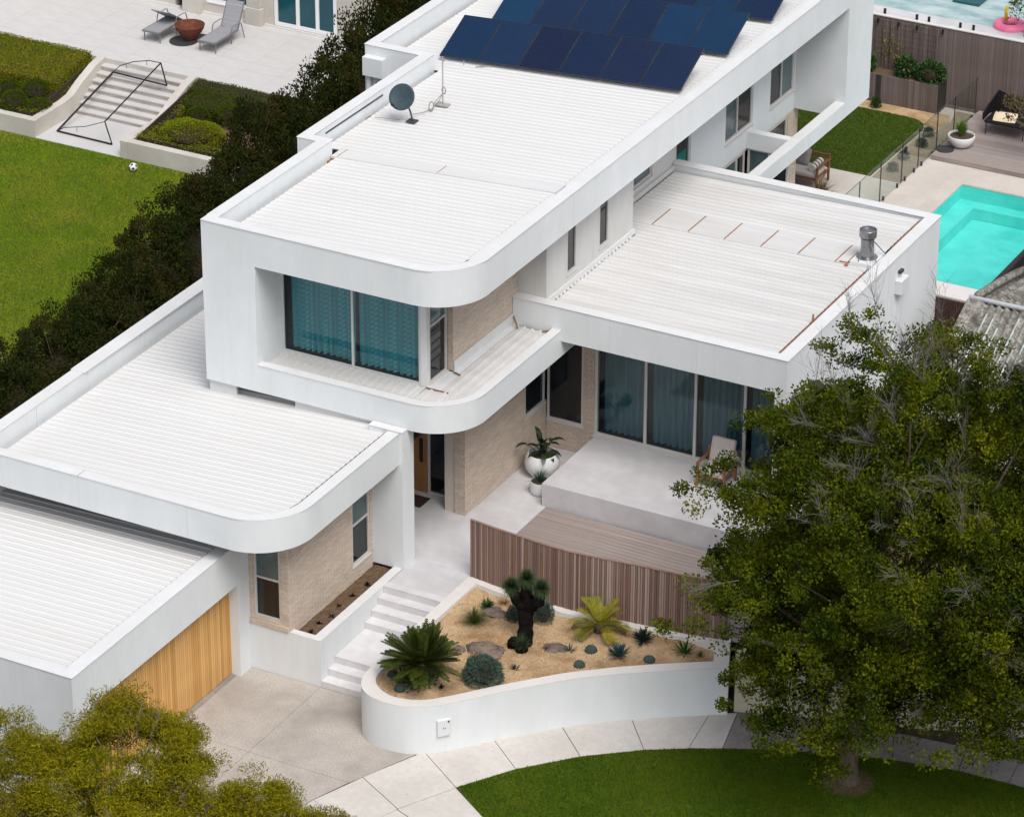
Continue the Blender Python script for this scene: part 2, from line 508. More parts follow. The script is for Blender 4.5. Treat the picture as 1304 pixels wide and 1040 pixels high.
M['cycad'] = mat("cycad leaflets", (0.022, 0.042, 0.005), (0.04, 0.06, 0.006), 2, rough=0.45, spec=0.4, island=(0.085, 0.10, 0.012), transl=0.12)
M['ycycad'] = mat("yellow green leaflets", (0.16, 0.17, 0.012), (0.27, 0.25, 0.02), 2.5, rough=0.5, island=(0.13, 0.16, 0.02), c3=(0.50, 0.36, 0.02), scale3=1.6, transl=0.2)
M['agave'] = mat("blue agave", (0.022, 0.052, 0.055), (0.04, 0.08, 0.08), 6, rough=0.6, island=(0.05, 0.09, 0.09))
M['darkagave'] = mat("dark agave", (0.008, 0.018, 0.018), (0.014, 0.026, 0.025), 6, rough=0.55, island=(0.018, 0.03, 0.028))
M['grassgreen'] = mat("tuft grass", (0.05, 0.085, 0.012), (0.075, 0.115, 0.02), 5, rough=0.7, island=(0.09, 0.13, 0.02), transl=0.15)
M['drygrass'] = mat("dry grass", (0.30, 0.20, 0.09), (0.38, 0.27, 0.13), 5, rough=0.9, island=(0.25, 0.16, 0.07))
M['cactus'] = mat("barrel cactus", (0.035, 0.055, 0.05), (0.055, 0.08, 0.072), 20, rough=0.8)
M['burnt'] = mat("blackened trunk", (0.0048, 0.0036, 0.0036), (0.0132, 0.0096, 0.0084), 8, rough=0.95, spec=0.03, bump=0.8, bscale=18, bdist=0.03)
M['spear'] = mat("brown flower spike", (0.13, 0.07, 0.035), (0.20, 0.115, 0.06), 9, rough=0.9)
M['rock'] = mat("purple brown rock", (0.0975, 0.07125, 0.06375), (0.18, 0.1387, 0.1237), 4, rough=0.95, bump=0.9, bscale=9, bdist=0.05, c3=(0.2475, 0.1875, 0.1425), scale3=2)
M['fibro'] = mat("lichened fibre cement", (0.13, 0.12, 0.10), (0.34, 0.33, 0.30), 11, (1, 1, 1), rough=0.97, bump=0.6, bscale=24, c3=(0.055, 0.047, 0.036), scale3=3.2, lo=0.38, hi=0.62)
M['mossy'] = mat("pale green worn paint", (0.48, 0.56, 0.52), (0.33, 0.38, 0.34), 6, (1, 0.3, 1), rough=0.9, lo=0.4, hi=0.62)
M['pipewhite'] = mat("weathered white pipe", (0.58, 0.62, 0.62), (0.66, 0.69, 0.69), 8, rough=0.7)
M['pooltile'] = mat("turquoise pool shell", (0.10, 0.64, 0.58), (0.13, 0.69, 0.63), 2.0, rough=0.6, c3=(0.07, 0.52, 0.48), scale3=0.7)
M['coping'] = mat("pool paving", (0.516, 0.4687, 0.4214), (0.5676, 0.5203, 0.473), 3, rough=0.85, c3=(0.473, 0.4257, 0.3784), scale3=0.6)
M['copingwhite'] = mat("white pool edge", (0.6192, 0.5934, 0.5676), (0.6536, 0.6278, 0.602), 4, rough=0.7)
M['doormat'] = mat("dark red doormat", (0.045, 0.018, 0.018), (0.07, 0.03, 0.03), 40, rough=0.98)
M['pink'] = mat("pink inflatable", (0.80, 0.16, 0.30), (0.85, 0.22, 0.36), 4, rough=0.3)
M['yellow'] = mat("yellow inflatable", (0.75, 0.50, 0.04), rough=0.35)
M['navy'] = mat("dark teal foam", (0.02, 0.09, 0.11), rough=0.7)
M['leather'] = mat("white ball panel", (0.74, 0.74, 0.74), rough=0.5)


def water_mat(name, tint, refl, wave):
    m = glass_mat(name, tint, refl, 0.03)
    t = m.node_tree
    n = t.nodes.new("ShaderNodeTexNoise")
    n.inputs["Scale"].default_value = wave
    n.inputs["Detail"].default_value = 3
    tc = t.nodes.new("ShaderNodeTexCoord")
    t.links.new(tc.outputs["Object"], n.inputs["Vector"])
    b = t.nodes.new("ShaderNodeBump")
    b.inputs["Strength"].default_value = 0.6
    b.inputs["Distance"].default_value = 0.03
    t.links.new(n.outputs[0], b.inputs["Height"])
    for q in t.nodes:
        if q.type in ('BSDF_GLOSSY', 'LAYER_WEIGHT'):
            t.links.new(b.outputs[0], q.inputs["Normal"])
    return m


M['water'] = water_mat("pool water", (0.80, 0.99, 0.985), 0.30, 3.0)
M['courtwater'] = mat("mottled pool water", (0.20, 0.34, 0.35), (0.34, 0.46, 0.46), 0.8, (1, 2.2, 1), rough=0.25, spec=0.3, c3=(0.50, 0.57, 0.55), scale3=0.8, bump=0.15, bscale=3, bdist=0.05)  # paler mottling mixed into the water colour


def curtain_mat(name, ca, cb, light_grid):
    m = mat(name, ca, cb, 3, (2, 2, 0.3), rough=0.95, transl=0.15)
    if light_grid:  # grid of far window light painted into the cloth colour
        t = m.node_tree
        p = t.nodes["Principled BSDF"]
        tc = t.nodes.new("ShaderNodeTexCoord")
        src = p.inputs["Base Color"].links[0].from_socket
        waves = []
        for ax in ('X', 'Z'):
            wv = t.nodes.new("ShaderNodeTexWave")
            wv.wave_type = 'BANDS'
            wv.bands_direction = ax
            wv.wave_profile = 'SIN'
            wv.inputs["Scale"].default_value = 2.6
            t.links.new(tc.outputs["Object"], wv.inputs["Vector"])
            waves.append(wv)
        mu = t.nodes.new("ShaderNodeMath")
        mu.operation = 'MULTIPLY'
        t.links.new(waves[0].outputs["Fac"], mu.inputs[0])
        t.links.new(waves[1].outputs["Fac"], mu.inputs[1])
        mi = t.nodes.new("ShaderNodeMix")
        mi.data_type = 'RGBA'
        t.links.new(mu.outputs[0], mi.inputs[0])
        t.links.new(src, mi.inputs[6])
        mi.inputs[7].default_value = (cb[0] * 1.9, cb[1] * 1.5, cb[2] * 1.45, 1)
        t.links.new(mi.outputs[2], p.inputs["Base Color"])
    return m


M['lightgridcurtain'] = curtain_mat("teal sheer with window light grid", (0.05, 0.22, 0.25), (0.07, 0.28, 0.31), True)
M['curtain'] = curtain_mat("slate teal curtain", (0.085, 0.14, 0.16), (0.13, 0.20, 0.22), False)


# ================================================================== GROUND
def arc(cx, cy, r, a0, a1, n=14):
    return [(cx + r * math.cos(R(a0 + (a1 - a0) * i / n)), cy + r * math.sin(R(a0 + (a1 - a0) * i / n))) for i in range(n + 1)]


g = MB()
g.box(-400, 400, -400, 400, -0.5, -0.06)
tag(g.build("ground", M['earth']), "dark earth around the houses", kind="structure")
g = MB()
g.box(-60, 90, -40, -15, -0.2, -0.05)
tag(g.build("road", M['asphalt']), "grey asphalt street", kind="structure")

# driveway (three bays, saw cut)
dw = MB()
dw.box(-0.24, 8, -16, 0.44, -0.2, -0.014)
tag(dw.build("driveway", M['gap']), "exposed aggregate driveway in front of the garage", kind="structure")
drive = bpy.data.objects["driveway"]
edge_in = [(3.0, -9.0), (3.55, -5.2), (3.93, -3.45), (4.4, -2.22), (5.05, -0.71)]
for poly in ([(-0.22, -2.53), (1.775, -2.53), (1.775, 0.43), (-0.22, 0.43)],
             [(1.785, -2.53), (4.265, -2.53), (4.39, -2.25), (5.04, -0.74), (4.9, 0.43), (1.785, 0.43)],
             [(-0.22, -9), (1.775, -9), (1.775, -2.54), (-0.22, -2.54)],
             [(1.785, -9), (2.99, -9), (3.54, -5.2), (3.92, -3.47), (4.255, -2.54), (1.785, -2.54)]):
    q = MB()
    q.prism(poly, -0.05, 0.0)
    q.build("concrete_bay", M['aggregate'], drive)
# drain cover on the driveway
q = MB()
q.lathe([(0.0, 0), (0.09, 0), (0.09, 0.006), (0.07, 0.009)], (2.62, -1.55, 0.0), 18)
q.build("inspection_cover", M['aggregate'], drive)
# grate in front of the garage door
q = MB()
q.box(-0.235, -0.10, -5.5, -0.03, 0.002, 0.012)
q.build("drain_channel", M['oldpath'], drive)

# footpath slabs, each its own slab with a joint
fp = MB()
fp.prism([(3.0, -9.0), (3.55, -5.2), (3.93, -3.45), (4.4, -2.22), (5.05, -0.71), (6.09, 0.48), (7.16, 1.63), (8.36, 2.62), (9.31, 3.29), (10.11, 3.85),
          (11.6, 4.5), (15.2, 5.0), (17.5, 5.1), (22, 4.9), (22, 3.7), (16.86, 4.1), (15.36, 4.04), (13.96, 3.75), (12.87, 3.43), (11.3, 2.78), (9.92, 2.05), (9.17, 1.58), (8.09, 0.7),
          (7.11, -0.39), (6.34, -1.6), (5.66, -2.9), (5.1, -4.4), (4.6, -9.0)], -0.2, -0.016)
path = tag(fp.build("footpath", M['gap']), "pale concrete footpath curving past the garden bed", kind="structure")
joints = [((3.0, -9.0), (4.6, -9.0)), ((3.3, -6.9), (4.8, -7.2)), ((3.55, -5.2), (4.95, -5.5)), ((3.95, -3.45), (5.25, -4.0)), ((4.42, -2.22), (5.66, -2.9)), ((5.08, -0.74), (6.34, -1.62)), ((6.09, 0.45), (7.11, -0.39)),
          ((7.16, 1.60), (8.09, 0.7)), ((8.36, 2.59), (9.17, 1.58)), ((9.79, 3.55), (9.98, 2.1)), ((10.30, 3.88), (10.62, 2.45)), ((10.72, 4.12), (11.3, 2.78)),
          ((12.1, 4.58), (12.6, 3.33)), ((13.6, 4.78), (14.0, 3.76)), ((15.2, 4.97), (15.4, 4.04)), ((16.4, 5.05), (16.5, 4.12)), ((18, 5.1), (18, 4.02)), ((20, 5.0), (20, 3.9))]
for i in range(len(joints) - 1):
    (a0, b0), (a1, b1) = joints[i], joints[i + 1]
    a0, b0, a1, b1 = map(Vector, (a0, b0, a1, b1))
    t0 = (a1 - a0).normalized() * 0.008
    t1 = (b1 - b0).normalized() * 0.008
    q = MB()
    q.prism([tuple(a0 + t0), tuple(a1 - t0), tuple(b1 - t1), tuple(b0 + t1)], -0.06, 0.004 * random.uniform(-0.5, 1))
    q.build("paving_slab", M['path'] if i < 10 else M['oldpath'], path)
# driveway crossover beyond the path
for poly in ([(5.67, -2.92), (6.35, -1.64), (7.39, -2.34), (7.0, -3.4)], [(5.66, -2.94), (6.99, -3.42), (7.3, -9), (4.62, -9), (5.12, -4.4)]):
    q = MB()
    q.prism(poly, -0.06, -0.001)
    q.build("paving_slab", M['path'], path)


def in_poly(px, py, poly):
    n = len(poly)
    c = np.zeros(len(px), bool)
    j = n - 1
    for i in range(n):
        xi, yi = poly[i]
        xj, yj = poly[j]
        m_ = ((yi > py) != (yj > py)) & (px < (xj - xi) * (py - yi) / (yj - yi + 1e-12) + xi)
        c ^= m_
        j = i
    return c


def grass(name, poly, z, dens, h, m, label, rng, parent=None, zf=None, wid=0.012):
    xs = [p[0] for p in poly]
    ys = [p[1] for p in poly]
    n = int((max(xs) - min(xs)) * (max(ys) - min(ys)) * dens)
    px = rng.uniform(min(xs), max(xs), n)
    py = rng.uniform(min(ys), max(ys), n)
    k = in_poly(px, py, poly)
    px, py = px[k], py[k]
    n = len(px)
    a = rng.uniform(0, 2 * math.pi, n)
    hh = h * rng.uniform(0.5, 1.3, n)
    ww = wid * rng.uniform(0.7, 1.4, n)
    dx, dy = np.cos(a) * ww, np.sin(a) * ww
    lx, ly = rng.normal(0, h * 0.45, n), rng.normal(0, h * 0.45, n)
    pz = np.full(n, z) if zf is None else zf(px, py)
    P = np.stack([np.stack([px - dx, py - dy, pz], 1), np.stack([px + dx, py + dy, pz], 1), np.stack([px + lx, py + ly, pz + hh], 1)], 1)
    o = np_mesh(name, P, 3, m, parent, kind="stuff")
    return tag(o, label, "grass", kind="stuff")


verge = [(6.34, -1.6), (7.11, -0.39), (8.09, 0.7), (9.17, 1.58), (9.92, 2.05), (11.3, 2.78), (12.87, 3.43), (13.96, 3.75), (15.36, 4.04), (16.86, 4.1), (22, 3.7), (22, -9), (7.3, -9), (7.0, -3.4), (7.39, -2.33)]
q = MB()
q.prism(verge, -0.2, 0.0)
tag(q.build("verge", M['lawnbase']), "mown ground of the street verge", kind="structure")
vis = [(6.36, -1.6), (7.13, -0.41), (8.11, 0.68), (9.19, 1.56), (9.94, 2.03), (11.32, 2.76), (12.89, 3.41), (13.98, 3.73), (15.38, 4.02), (16.88, 4.08), (19, 3.9), (19, 1.0), (12, -2.5), (7.5, -5.5), (7.02, -3.4), (7.41, -2.33)]
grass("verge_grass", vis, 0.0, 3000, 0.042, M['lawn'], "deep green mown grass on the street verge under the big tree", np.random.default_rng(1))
# bare ring of earth at the big tree's foot
q = MB()
q.lathe([(0.62, 0.0), (0.5, 0.02), (0.2, 0.035)], (13.51, 2.53, 0.0), 22)
tag(q.build("tree_ring", M['soil']), "bare brown earth ring at the foot of the tree", kind="structure")

# neighbour's lower lawn (left)
q = MB()
q.box(-45, -11.2, -30, 22.72, -0.3, 0.0)
tag(q.build("lower_lawn", M['lawnbase']), "ground of the neighbour's lawn", kind="structure")
grass("lawn_grass", [(-27, 3), (-11.3, 3), (-11.3, 22.7), (-27, 22.7)], 0.0, 1500, 0.035, M['lawnpale'], "bright yellow green lawn of the neighbouring garden", np.random.default_rng(2), wid=0.015)

# ================================================================== THE HOUSE
H = empty("modern_house", (0, 0, 0), 0, "white modern house of stacked flat-roofed boxes with rounded corners", "house")


def ribs_x(name, m, parent, y0, y1, x0, x1, zf, pitch=0.205, h=0.0145, extra=None):
    """profiled roof sheet: ribs run along x; x0/x1 may be functions of y"""
    fx0 = x0 if callable(x0) else (lambda y: x0)
    fx1 = x1 if callable(x1) else (lambda y: x1)
    prof = []
    y = y0
    while y < y1 - 1e-6:
        for dy, dz in ((0.0, 0.0), (pitch * 0.52, 0.0), (pitch * 0.68, h), (pitch * 0.84, h)):
            if y + dy <= y1:
                prof.append((y + dy, dz))
        y += pitch
    prof.append((y1, 0))
    vs, fs = [], []
    for (yy, dz) in prof:
        a, b = fx0(yy), fx1(yy)
        b = max(b, a + 0.01)
        vs += [(a, yy, zf(a) + dz), (b, yy, zf(b) + dz), (a, yy, zf(a) + dz - 0.012), (b, yy, zf(b) + dz - 0.012)]
    for i in range(len(prof) - 1):
        p, q_ = 4 * i, 4 * i + 4
        fs += [(p, p + 1, q_ + 1, q_), (p + 2, q_ + 2, q_ + 3, p + 3), (p, q_, q_ + 2, p + 2), (p + 1, p + 3, q_ + 3, q_ + 1)]
    b = MB()
    b.add(vs, fs)
    return b.build(name, m, parent)


def ribs_y(name, m, parent, x0, x1, yf0, yf1, zf, pitch=0.2, h=0.035):
    prof = []
    x = x0
    while x < x1 - 1e-6:
        for dx, dz in ((0.0, 0.0), (pitch * 0.66, 0.0), (pitch * 0.74, h), (pitch * 0.92, h)):
            if x + dx <= x1:
                prof.append((x + dx, dz))
        x += pitch
    prof.append((x1, 0))
    vs, fs = [], []
    for (xx, dz) in prof:
        a, b = yf0(xx), yf1(xx)
        vs += [(xx, a, zf(a) + dz), (xx, max(b, a + 0.01), zf(b) + dz)]
    for i in range(len(prof) - 1):
        p = 2 * i
        fs.append((p, p + 2, p + 3, p + 1))
    b = MB()
    b.add(vs, fs)
    return b.build(name, m, parent)


BR = random.Random(3)


def brickwork(parent, axis, face, sgn, u0, u1, z0, z1, holes=(), course=0.06, length=0.24, depth=0.03):
    """real bricks, joined: axis 'x' -> wall plane x=face (runs along y); sgn = direction it faces"""
    b = MB()
    row = 0
    z = z0
    j = 0.009
    while z < z1 - 0.02:
        zt = min(z + course - j, z1)
        u = u0 - (length * 0.5 if row % 2 else 0)
        while u < u1 - 0.005:
            segs = [(max(u, u0), min(u + length - j, u1))]
            for (h0, h1, k0, k1) in holes:
                if zt > k0 + 0.005 and z < k1 - 0.005:
                    ns = []
                    for (a, c_) in segs:
                        if c_ <= h0 or a >= h1:
                            ns.append((a, c_))
                        else:
                            if a < h0:
                                ns.append((a, h0))
                            if c_ > h1:
                                ns.append((h1, c_))
                    segs = ns
            for (a, c_) in segs:
                if c_ - a > 0.02:
                    pr = face + sgn * BR.uniform(-0.003, 0.004)
                    bk = face - sgn * depth
                    lo, hi = min(pr, bk), max(pr, bk)
                    if axis == 'x':
                        b.box(lo, hi, a, c_, z, zt)
                    else:
                        b.box(a, c_, lo, hi, z, zt)
            u += length
        z += course
        row += 1
    return b.build("brickwork", M['brick'], parent, kind="stuff")


def window(parent, axis, face, sgn, u0, u1, z0, z1, pane, mull=(), transoms=(), fw_=0.05, recess=0.06, frame=None, sill=True):
    """window = frame part with panes as sub-parts. axis as in brickwork; glass set back by recess"""
    fr = frame or M['frame']
    a, c_ = face - sgn * recess, face - sgn * (recess - 0.05)
    lo, hi = min(a, c_), max(a, c_)

    def bx(b, p, q_, r, s):
        if axis == 'x':
            b.box(lo, hi, p, q_, r, s)
        else:
            b.box(p, q_, lo, hi, r, s)

    b = MB()
    bx(b, u0, u0 + fw_, z0, z1)
    bx(b, u1 - fw_, u1, z0, z1)
    bx(b, u0 + fw_, u1 - fw_, z0, z0 + fw_)
    bx(b, u0 + fw_, u1 - fw_, z1 - fw_, z1)
    for m_ in mull:
        bx(b, m_ - fw_ / 2, m_ + fw_ / 2, z0 + fw_, z1 - fw_)
    us = [u0 + fw_] + [e for m_ in mull for e in (m_ - fw_ / 2, m_ + fw_ / 2)] + [u1 - fw_]
    for t_ in transoms:
        for i in range(0, len(us), 2):
            bx(b, us[i], us[i + 1], t_ - fw_ * 0.4, t_ + fw_ * 0.4)
    w_ = b.build("window", fr, parent)
    g0 = face - sgn * (recess - 0.015)
    zs = [z0 + fw_] + [e for t_ in transoms for e in (t_ - fw_ * 0.4, t_ + fw_ * 0.4)] + [z1 - fw_]
    k = 0
    for i in range(0, len(us), 2):
        for z_ in range(0, len(zs), 2):
            pm = pane[k % len(pane)] if isinstance(pane, (list, tuple)) else pane
            k += 1
            p = MB()
            lo2, hi2 = min(g0, g0 - sgn * 0.008), max(g0, g0 - sgn * 0.008)
            if axis == 'x':
                p.box(lo2, hi2, us[i] + 0.003, us[i + 1] - 0.003, zs[z_] + 0.003, zs[z_ + 1] - 0.003)
            else:
                p.box(us[i] + 0.003, us[i + 1] - 0.003, lo2, hi2, zs[z_] + 0.003, zs[z_ + 1] - 0.003)
            p.build("pane", pm, w_)
    if sill:
        s_ = MB()
        lo3, hi3 = min(face + sgn * 0.03, face - sgn * 0.05), max(face + sgn * 0.03, face - sgn * 0.05)
        if axis == 'x':
            s_.box(lo3, hi3, u0 - 0.03, u1 + 0.03, z0 - 0.05, z0 - 0.003)
        else:
            s_.box(u0 - 0.03, u1 + 0.03, lo3, hi3, z0 - 0.05, z0 - 0.003)
        s_.build("sill", fr, w_)
    return w_


# ---------------- garage
gz = lambda x: 3.27 + 0.030 * (x + 0.3)
B("garage_wall", M['render'], H, (-6.6, 0.0, -6.29, -6.05, 0, 3.33))
B("garage_wall", M['render'], H, (-0.3, 0.0, -6.05, -5.54, 0, 2.33))
B("garage_wall", M['render'], H, (-6.6, -6.35, -6.05, -0.97, 0, 3.33))
B("garage_fascia", M['render'], H, (-0.3, 0.0, -6.05, 0.0, 2.33, 3.33))
B("pier", M['render'], H, (-0.6, 0.0, 0.0, 0.45, -0.05, 3.84))
B("capping", M['cap'], H, (-0.32, 0.012, -6.302, 0.0, 3.332, 3.352), (-6.61, -0.32, -6.302, -6.03, 3.332, 3.352), bevel=0.006)
ribs_x("roof_sheeting", M['roof'], H, -6.0, 0.9, -6.35, -0.42, gz)
B("roof_edge", M['roof'], H, (-0.46, -0.3, -6.0, 0.9, 3.2, 3.262))
B("interior_wall", M['interior'], H, (-6.3, -0.7, -6.0, 0.3, 0.0, 3.0))
B("downlight", M['whiteplastic'], H, (0.001, 0.07, -5.83, -5.75, 2.05, 2.2))
q = MB()
q.lathe([(0.0, 0), (0.05, 0.0), (0.065, 0.05), (0.05, 0.1), (0, 0.11)], (0.06, -5.79, 2.32), 12)
q.build("wall_lamp", M['whiteplastic'], H, smooth=True)
q = MB()
q.lathe([(0.0, 0), (0.05, 0.0), (0.06, 0.09), (0.045, 0.13), (0, 0.14)], (0.06, 0.24, 3.42), 12)
q.build("wall_lamp", M['whiteplastic'], H, smooth=True)

for (x0, x1, y0, y1, z0, z1) in ((-0.062, -0.056, -6.2925, -6.28, 0, 3.33), (-0.01, 0.0022, -5.545, -5.539, 0.0, 3.33), (-3.2, -3.194, -6.2925, -6.28, 0, 3.33)):
    B("control_joint", M['cladding'], H, (x0, x1, y0, y1, z0, z1))
for x in (-3.406, -0.6):
    B("control_joint", M['cladding'], H, (x, x + 0.006, -0.9722, -0.96, 3.82, 4.60))
for y in (9.6, 15.2, 20.8):
    B("control_joint", M['cladding'], H, (3.19, 3.2022, y, y + 0.006, 7.75, 8.60))
B("control_joint", M['cladding'], H, (1.0, 1.006, 4.2998, 4.31, 4.62, 5.29))
for x in (4.4, 6.6):
    B("control_joint", M['cladding'], H, (x, x + 0.006, 9.1778, 9.19, 5.02, 5.86))
for y in (12.2, 15.0):
    B("control_joint", M['cladding'], H, (8.84, 8.8522, y, y + 0.006, 0.5, 5.86))
# garage door: battens
gd = B("garage_door", M['gap'], H, (-0.30, -0.262, -5.54, -0.005, 0.015, 2.328))
bm_ = None
y = -5.53
i = 0
while y < -0.03:
    wd = min(0.082, -0.008 - y)
    if bm_ is None:
        b0 = MB()
        b0.box(-0.262, -0.236, 0, 0.070, 0.02, 2.326)
        o = b0.build("batten", M['timberdoor'], gd)
        o.location = (0, y, 0)
        bm_ = o
    else:
        o = bm_.copy()
        COL.objects.link(o)
        o.location = (BR.uniform(-0.002, 0.003), y, 0)
    y += 0.0815
    i += 1

# ---------------- middle block
mz = lambda x: 4.535 + 0.052 * (x - 1.45)
mo = [(-6.4, -0.97)] + [(0.44, -0.97)] + arc(0.44, 0.33, 1.30, -90, 0) + [(1.74, 4.068)]
mi_ = [(-6.4, -0.70)] + [(0.44, -0.70)] + arc(0.44, 0.33, 1.03, -90, 0) + [(1.47, 4.068)]
q = MB()
q.ring(mo, mi_, 3.82, 4.6)
q.build("fascia", M['render'], H, smooth=True, autosmooth=30)
q = MB()
q.ring([(x + (0.012 if x > 1.7 else 0), y - (0.012 if y < -0.9 else 0)) for x, y in mo], mi_, 4.602, 4.622)
q.build("capping", M['cap'], H, smooth=True, autosmooth=30)
q = MB()
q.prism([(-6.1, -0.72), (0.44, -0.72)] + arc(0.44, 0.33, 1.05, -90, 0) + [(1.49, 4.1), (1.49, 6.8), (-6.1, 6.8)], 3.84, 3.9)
q.build("soffit", M['darksoffit'], H)  # unseen, coloured dark to deepen the shade on the garage roof


def mx1(y):
    d = 1.30
    return 1.36 if y > 0.33 else 0.44 + math.sqrt(max(0.0, 0.90 ** 2 - (0.33 - y) ** 2)) if y > -0.56 else 0.44


ribs_x("roof_sheeting", M['roof'], H, -0.62, 9.0, -5.98, mx1, mz)
# west parapet in panels with dark joints
ys = [-0.70, 1.35, 3.4, 5.6, 9.35]
for a, c_ in zip(ys[:-1], ys[1:]):
    B("parapet_panel", M['render'], H, (-6.4, -6.12, a + 0.006, c_ - 0.006, 0, 4.6), bevel=0.006)
B("capping", M['cap'], H, (-6.42, -6.1, -0.69, 3.2, 4.602, 4.622), (-6.45, -6.07, 3.2, 9.35, 4.602, 4.632), bevel=0.005)
B("gutter", M['cap'], H, (-6.118, -5.95, -0.62, 9.2, 3.95, 4.05))
# raised flat joint on the front capping
B("capping_joint", M['rust'], H, (-3.41, -3.40, -0.985, -0.70, 4.6, 4.626))

# ground floor room with pale brick, low planter beside the steps
B("wall", M['mortar'], H, (-0.02, 0.118, 0.485, 0.6, 1.1, 3.84), (0.805, 0.995, 0.485, 0.7, 1.1, 3.84), (0.118, 0.805, 0.485, 0.6, 1.1, 1.36),
  (0.80, 0.995, 0.7, 3.17, 1.0, 3.84), (0.80, 0.995, 3.17, 3.97, 1.0, 1.44), (0.80, 0.995, 3.97, 4.1, 1.0, 3.84))
brickwork(H, 'y', 0.45, -1, 0.0, 1.03, 1.30, 3.82, holes=[(0.12, 0.80, 1.36, 3.9)])
brickwork(H, 'x', 1.03, 1, 0.452, 4.07, 1.05, 3.82, holes=[(3.18, 3.96, 1.44, 3.9)])
for k in range(16):   # rowlock sill of bricks on edge
    B("sill_brick", M['brick'], H, (0.005 + k * 0.0635, 0.005 + k * 0.0635 + 0.055, 0.405, 0.60, 1.185 + BR.uniform(0, 0.004), 1.292))
window(H, 'y', 0.47, -1, 0.12, 0.80, 1.36, 3.81, [M['darkglass'], M['greyglass']], transoms=(2.36,), recess=0.06, sill=False)
window(H, 'x', 1.02, 1, 3.18, 3.96, 1.44, 3.81, [M['darkglass'], M['greyglass']], transoms=(2.46,), recess=0.06)
B("interior_wall", M['interior'], H, (-5.9, 0.78, 0.65, 4.06, 0.0, 3.82), (-5.9, -0.76, 4.07, 7.3, 0.0, 3.82))
B("pillar", M['render'], H, (0.98, 1.83, 4.072, 4.58, 1.15, 4.64))
B("capping", M['cap'], H, (0.97, 1.84, 4.062, 4.28, 4.642, 4.66))
pl = MB()
pl.ring([(0.002, 0.448), (1.80, 0.448), (1.80, 4.068)], [(0.002, 0.62), (1.58, 0.62), (1.58, 4.068)], -0.05, 1.165)
tag(pl.build("planter_wall", M['render'], H))
pl = MB()
pl.ring([(1.031, 0.446), (1.803, 0.446), (1.803, 4.066)], [(1.031, 0.622), (1.578, 0.622), (1.578, 4.066)], 1.166, 1.182)
pl.build("capping", M['cap'], H, bevel=0.004)
B("wall_base", M['render'], H, (0.003, 1.03, 0.449, 0.62, 1.165, 1.182))
q = MB()
nx, ny = 5, 28
vs, fs = [], []
for i in range(ny + 1):
    for j in range(nx + 1):
        vs.append((1.0 + 0.6 * j / nx, 0.6 + 3.5 * i / ny, 1.05 + random.uniform(-0.02, 0.025)))
for i in range(ny):
    for j in range(nx):
        a = i * (nx + 1) + j
        fs.append((a, a + 1, a + nx + 2, a + nx + 1))
q.add(vs, fs)
soil = tag(q.build("planter_soil", M['soil']), "brown mulch in the narrow planter below the brick wall", kind="structure")

# ---------------- upper box
uz = lambda x: 8.535 + 0.056 * (x - 2.85)
uo = [(-3.45, 4.3), (1.95, 4.3)] + arc(1.95, 5.55, 1.25, -90, 0) + [(3.2, 27.05), (-5.57, 27.05)]
ui = [(-3.45, 4.58), (1.95, 4.58)] + arc(1.95, 5.55, 0.97, -90, 0) + [(2.92, 26.77), (-5.57, 26.77)]
q = MB()
q.ring(uo, ui, 7.75, 8.6)
q.build("fascia", M['render'], H, smooth=True, autosmooth=30)
q = MB()
q.ring([(x + (0.014 if x > 3.19 else 0), y - (0.014 if y < 4.4 else 0)) for x, y in uo], ui, 8.602, 8.624)
q.build("capping", M['cap'], H, smooth=True, autosmooth=30)
q = MB()
q.prism([(-3.3, 4.5), (1.95, 4.5)] + arc(1.95, 5.55, 1.1, -90, 0) + [(3.1, 26.9), (-3.3, 26.9)], 7.765, 7.82)
q.build("soffit", M['soffit'], H)
B("frame_leg", M['render'], H, (-3.45, -2.06, 4.3, 5.5, 4.62, 7.75))
B("parapet", M['render'], H, (-3.45, -3.19, 4.58, 9.346, 7.75, 8.6))
B("wall", M['render'], H, (-3.45, -3.19, 5.5, 9.346, 4.0, 7.75))
B("parapet", M['render'], H, (-3.99, -3.19, 9.35, 9.60, 4.0, 8.6), (-3.99, -3.73, 9.60, 15.19, 4.0, 8.6))
B("parapet", M['render'], H, (-5.57, -3.73, 15.2, 15.46, 0, 8.6), (-5.57, -5.31, 15.46, 26.77, 0, 8.6))
B("capping", M['cap'], H, (-3.47, -3.17, 4.582, 9.34, 8.602, 8.624), (-4.01, -3.17, 9.34, 9.62, 8.602, 8.624), (-4.01, -3.71, 9.62, 15.19, 8.602, 8.624),
  (-5.59, -3.71, 15.19, 15.48, 8.602, 8.624), (-5.59, -5.29, 15.48, 26.8, 8.602, 8.624), bevel=0.006)


def ux1(y):
    return 2.72 if y > 5.55 else 1.95 + math.sqrt(max(0.0, 0.80 ** 2 - (5.55 - y) ** 2)) if y > 4.76 else 1.95


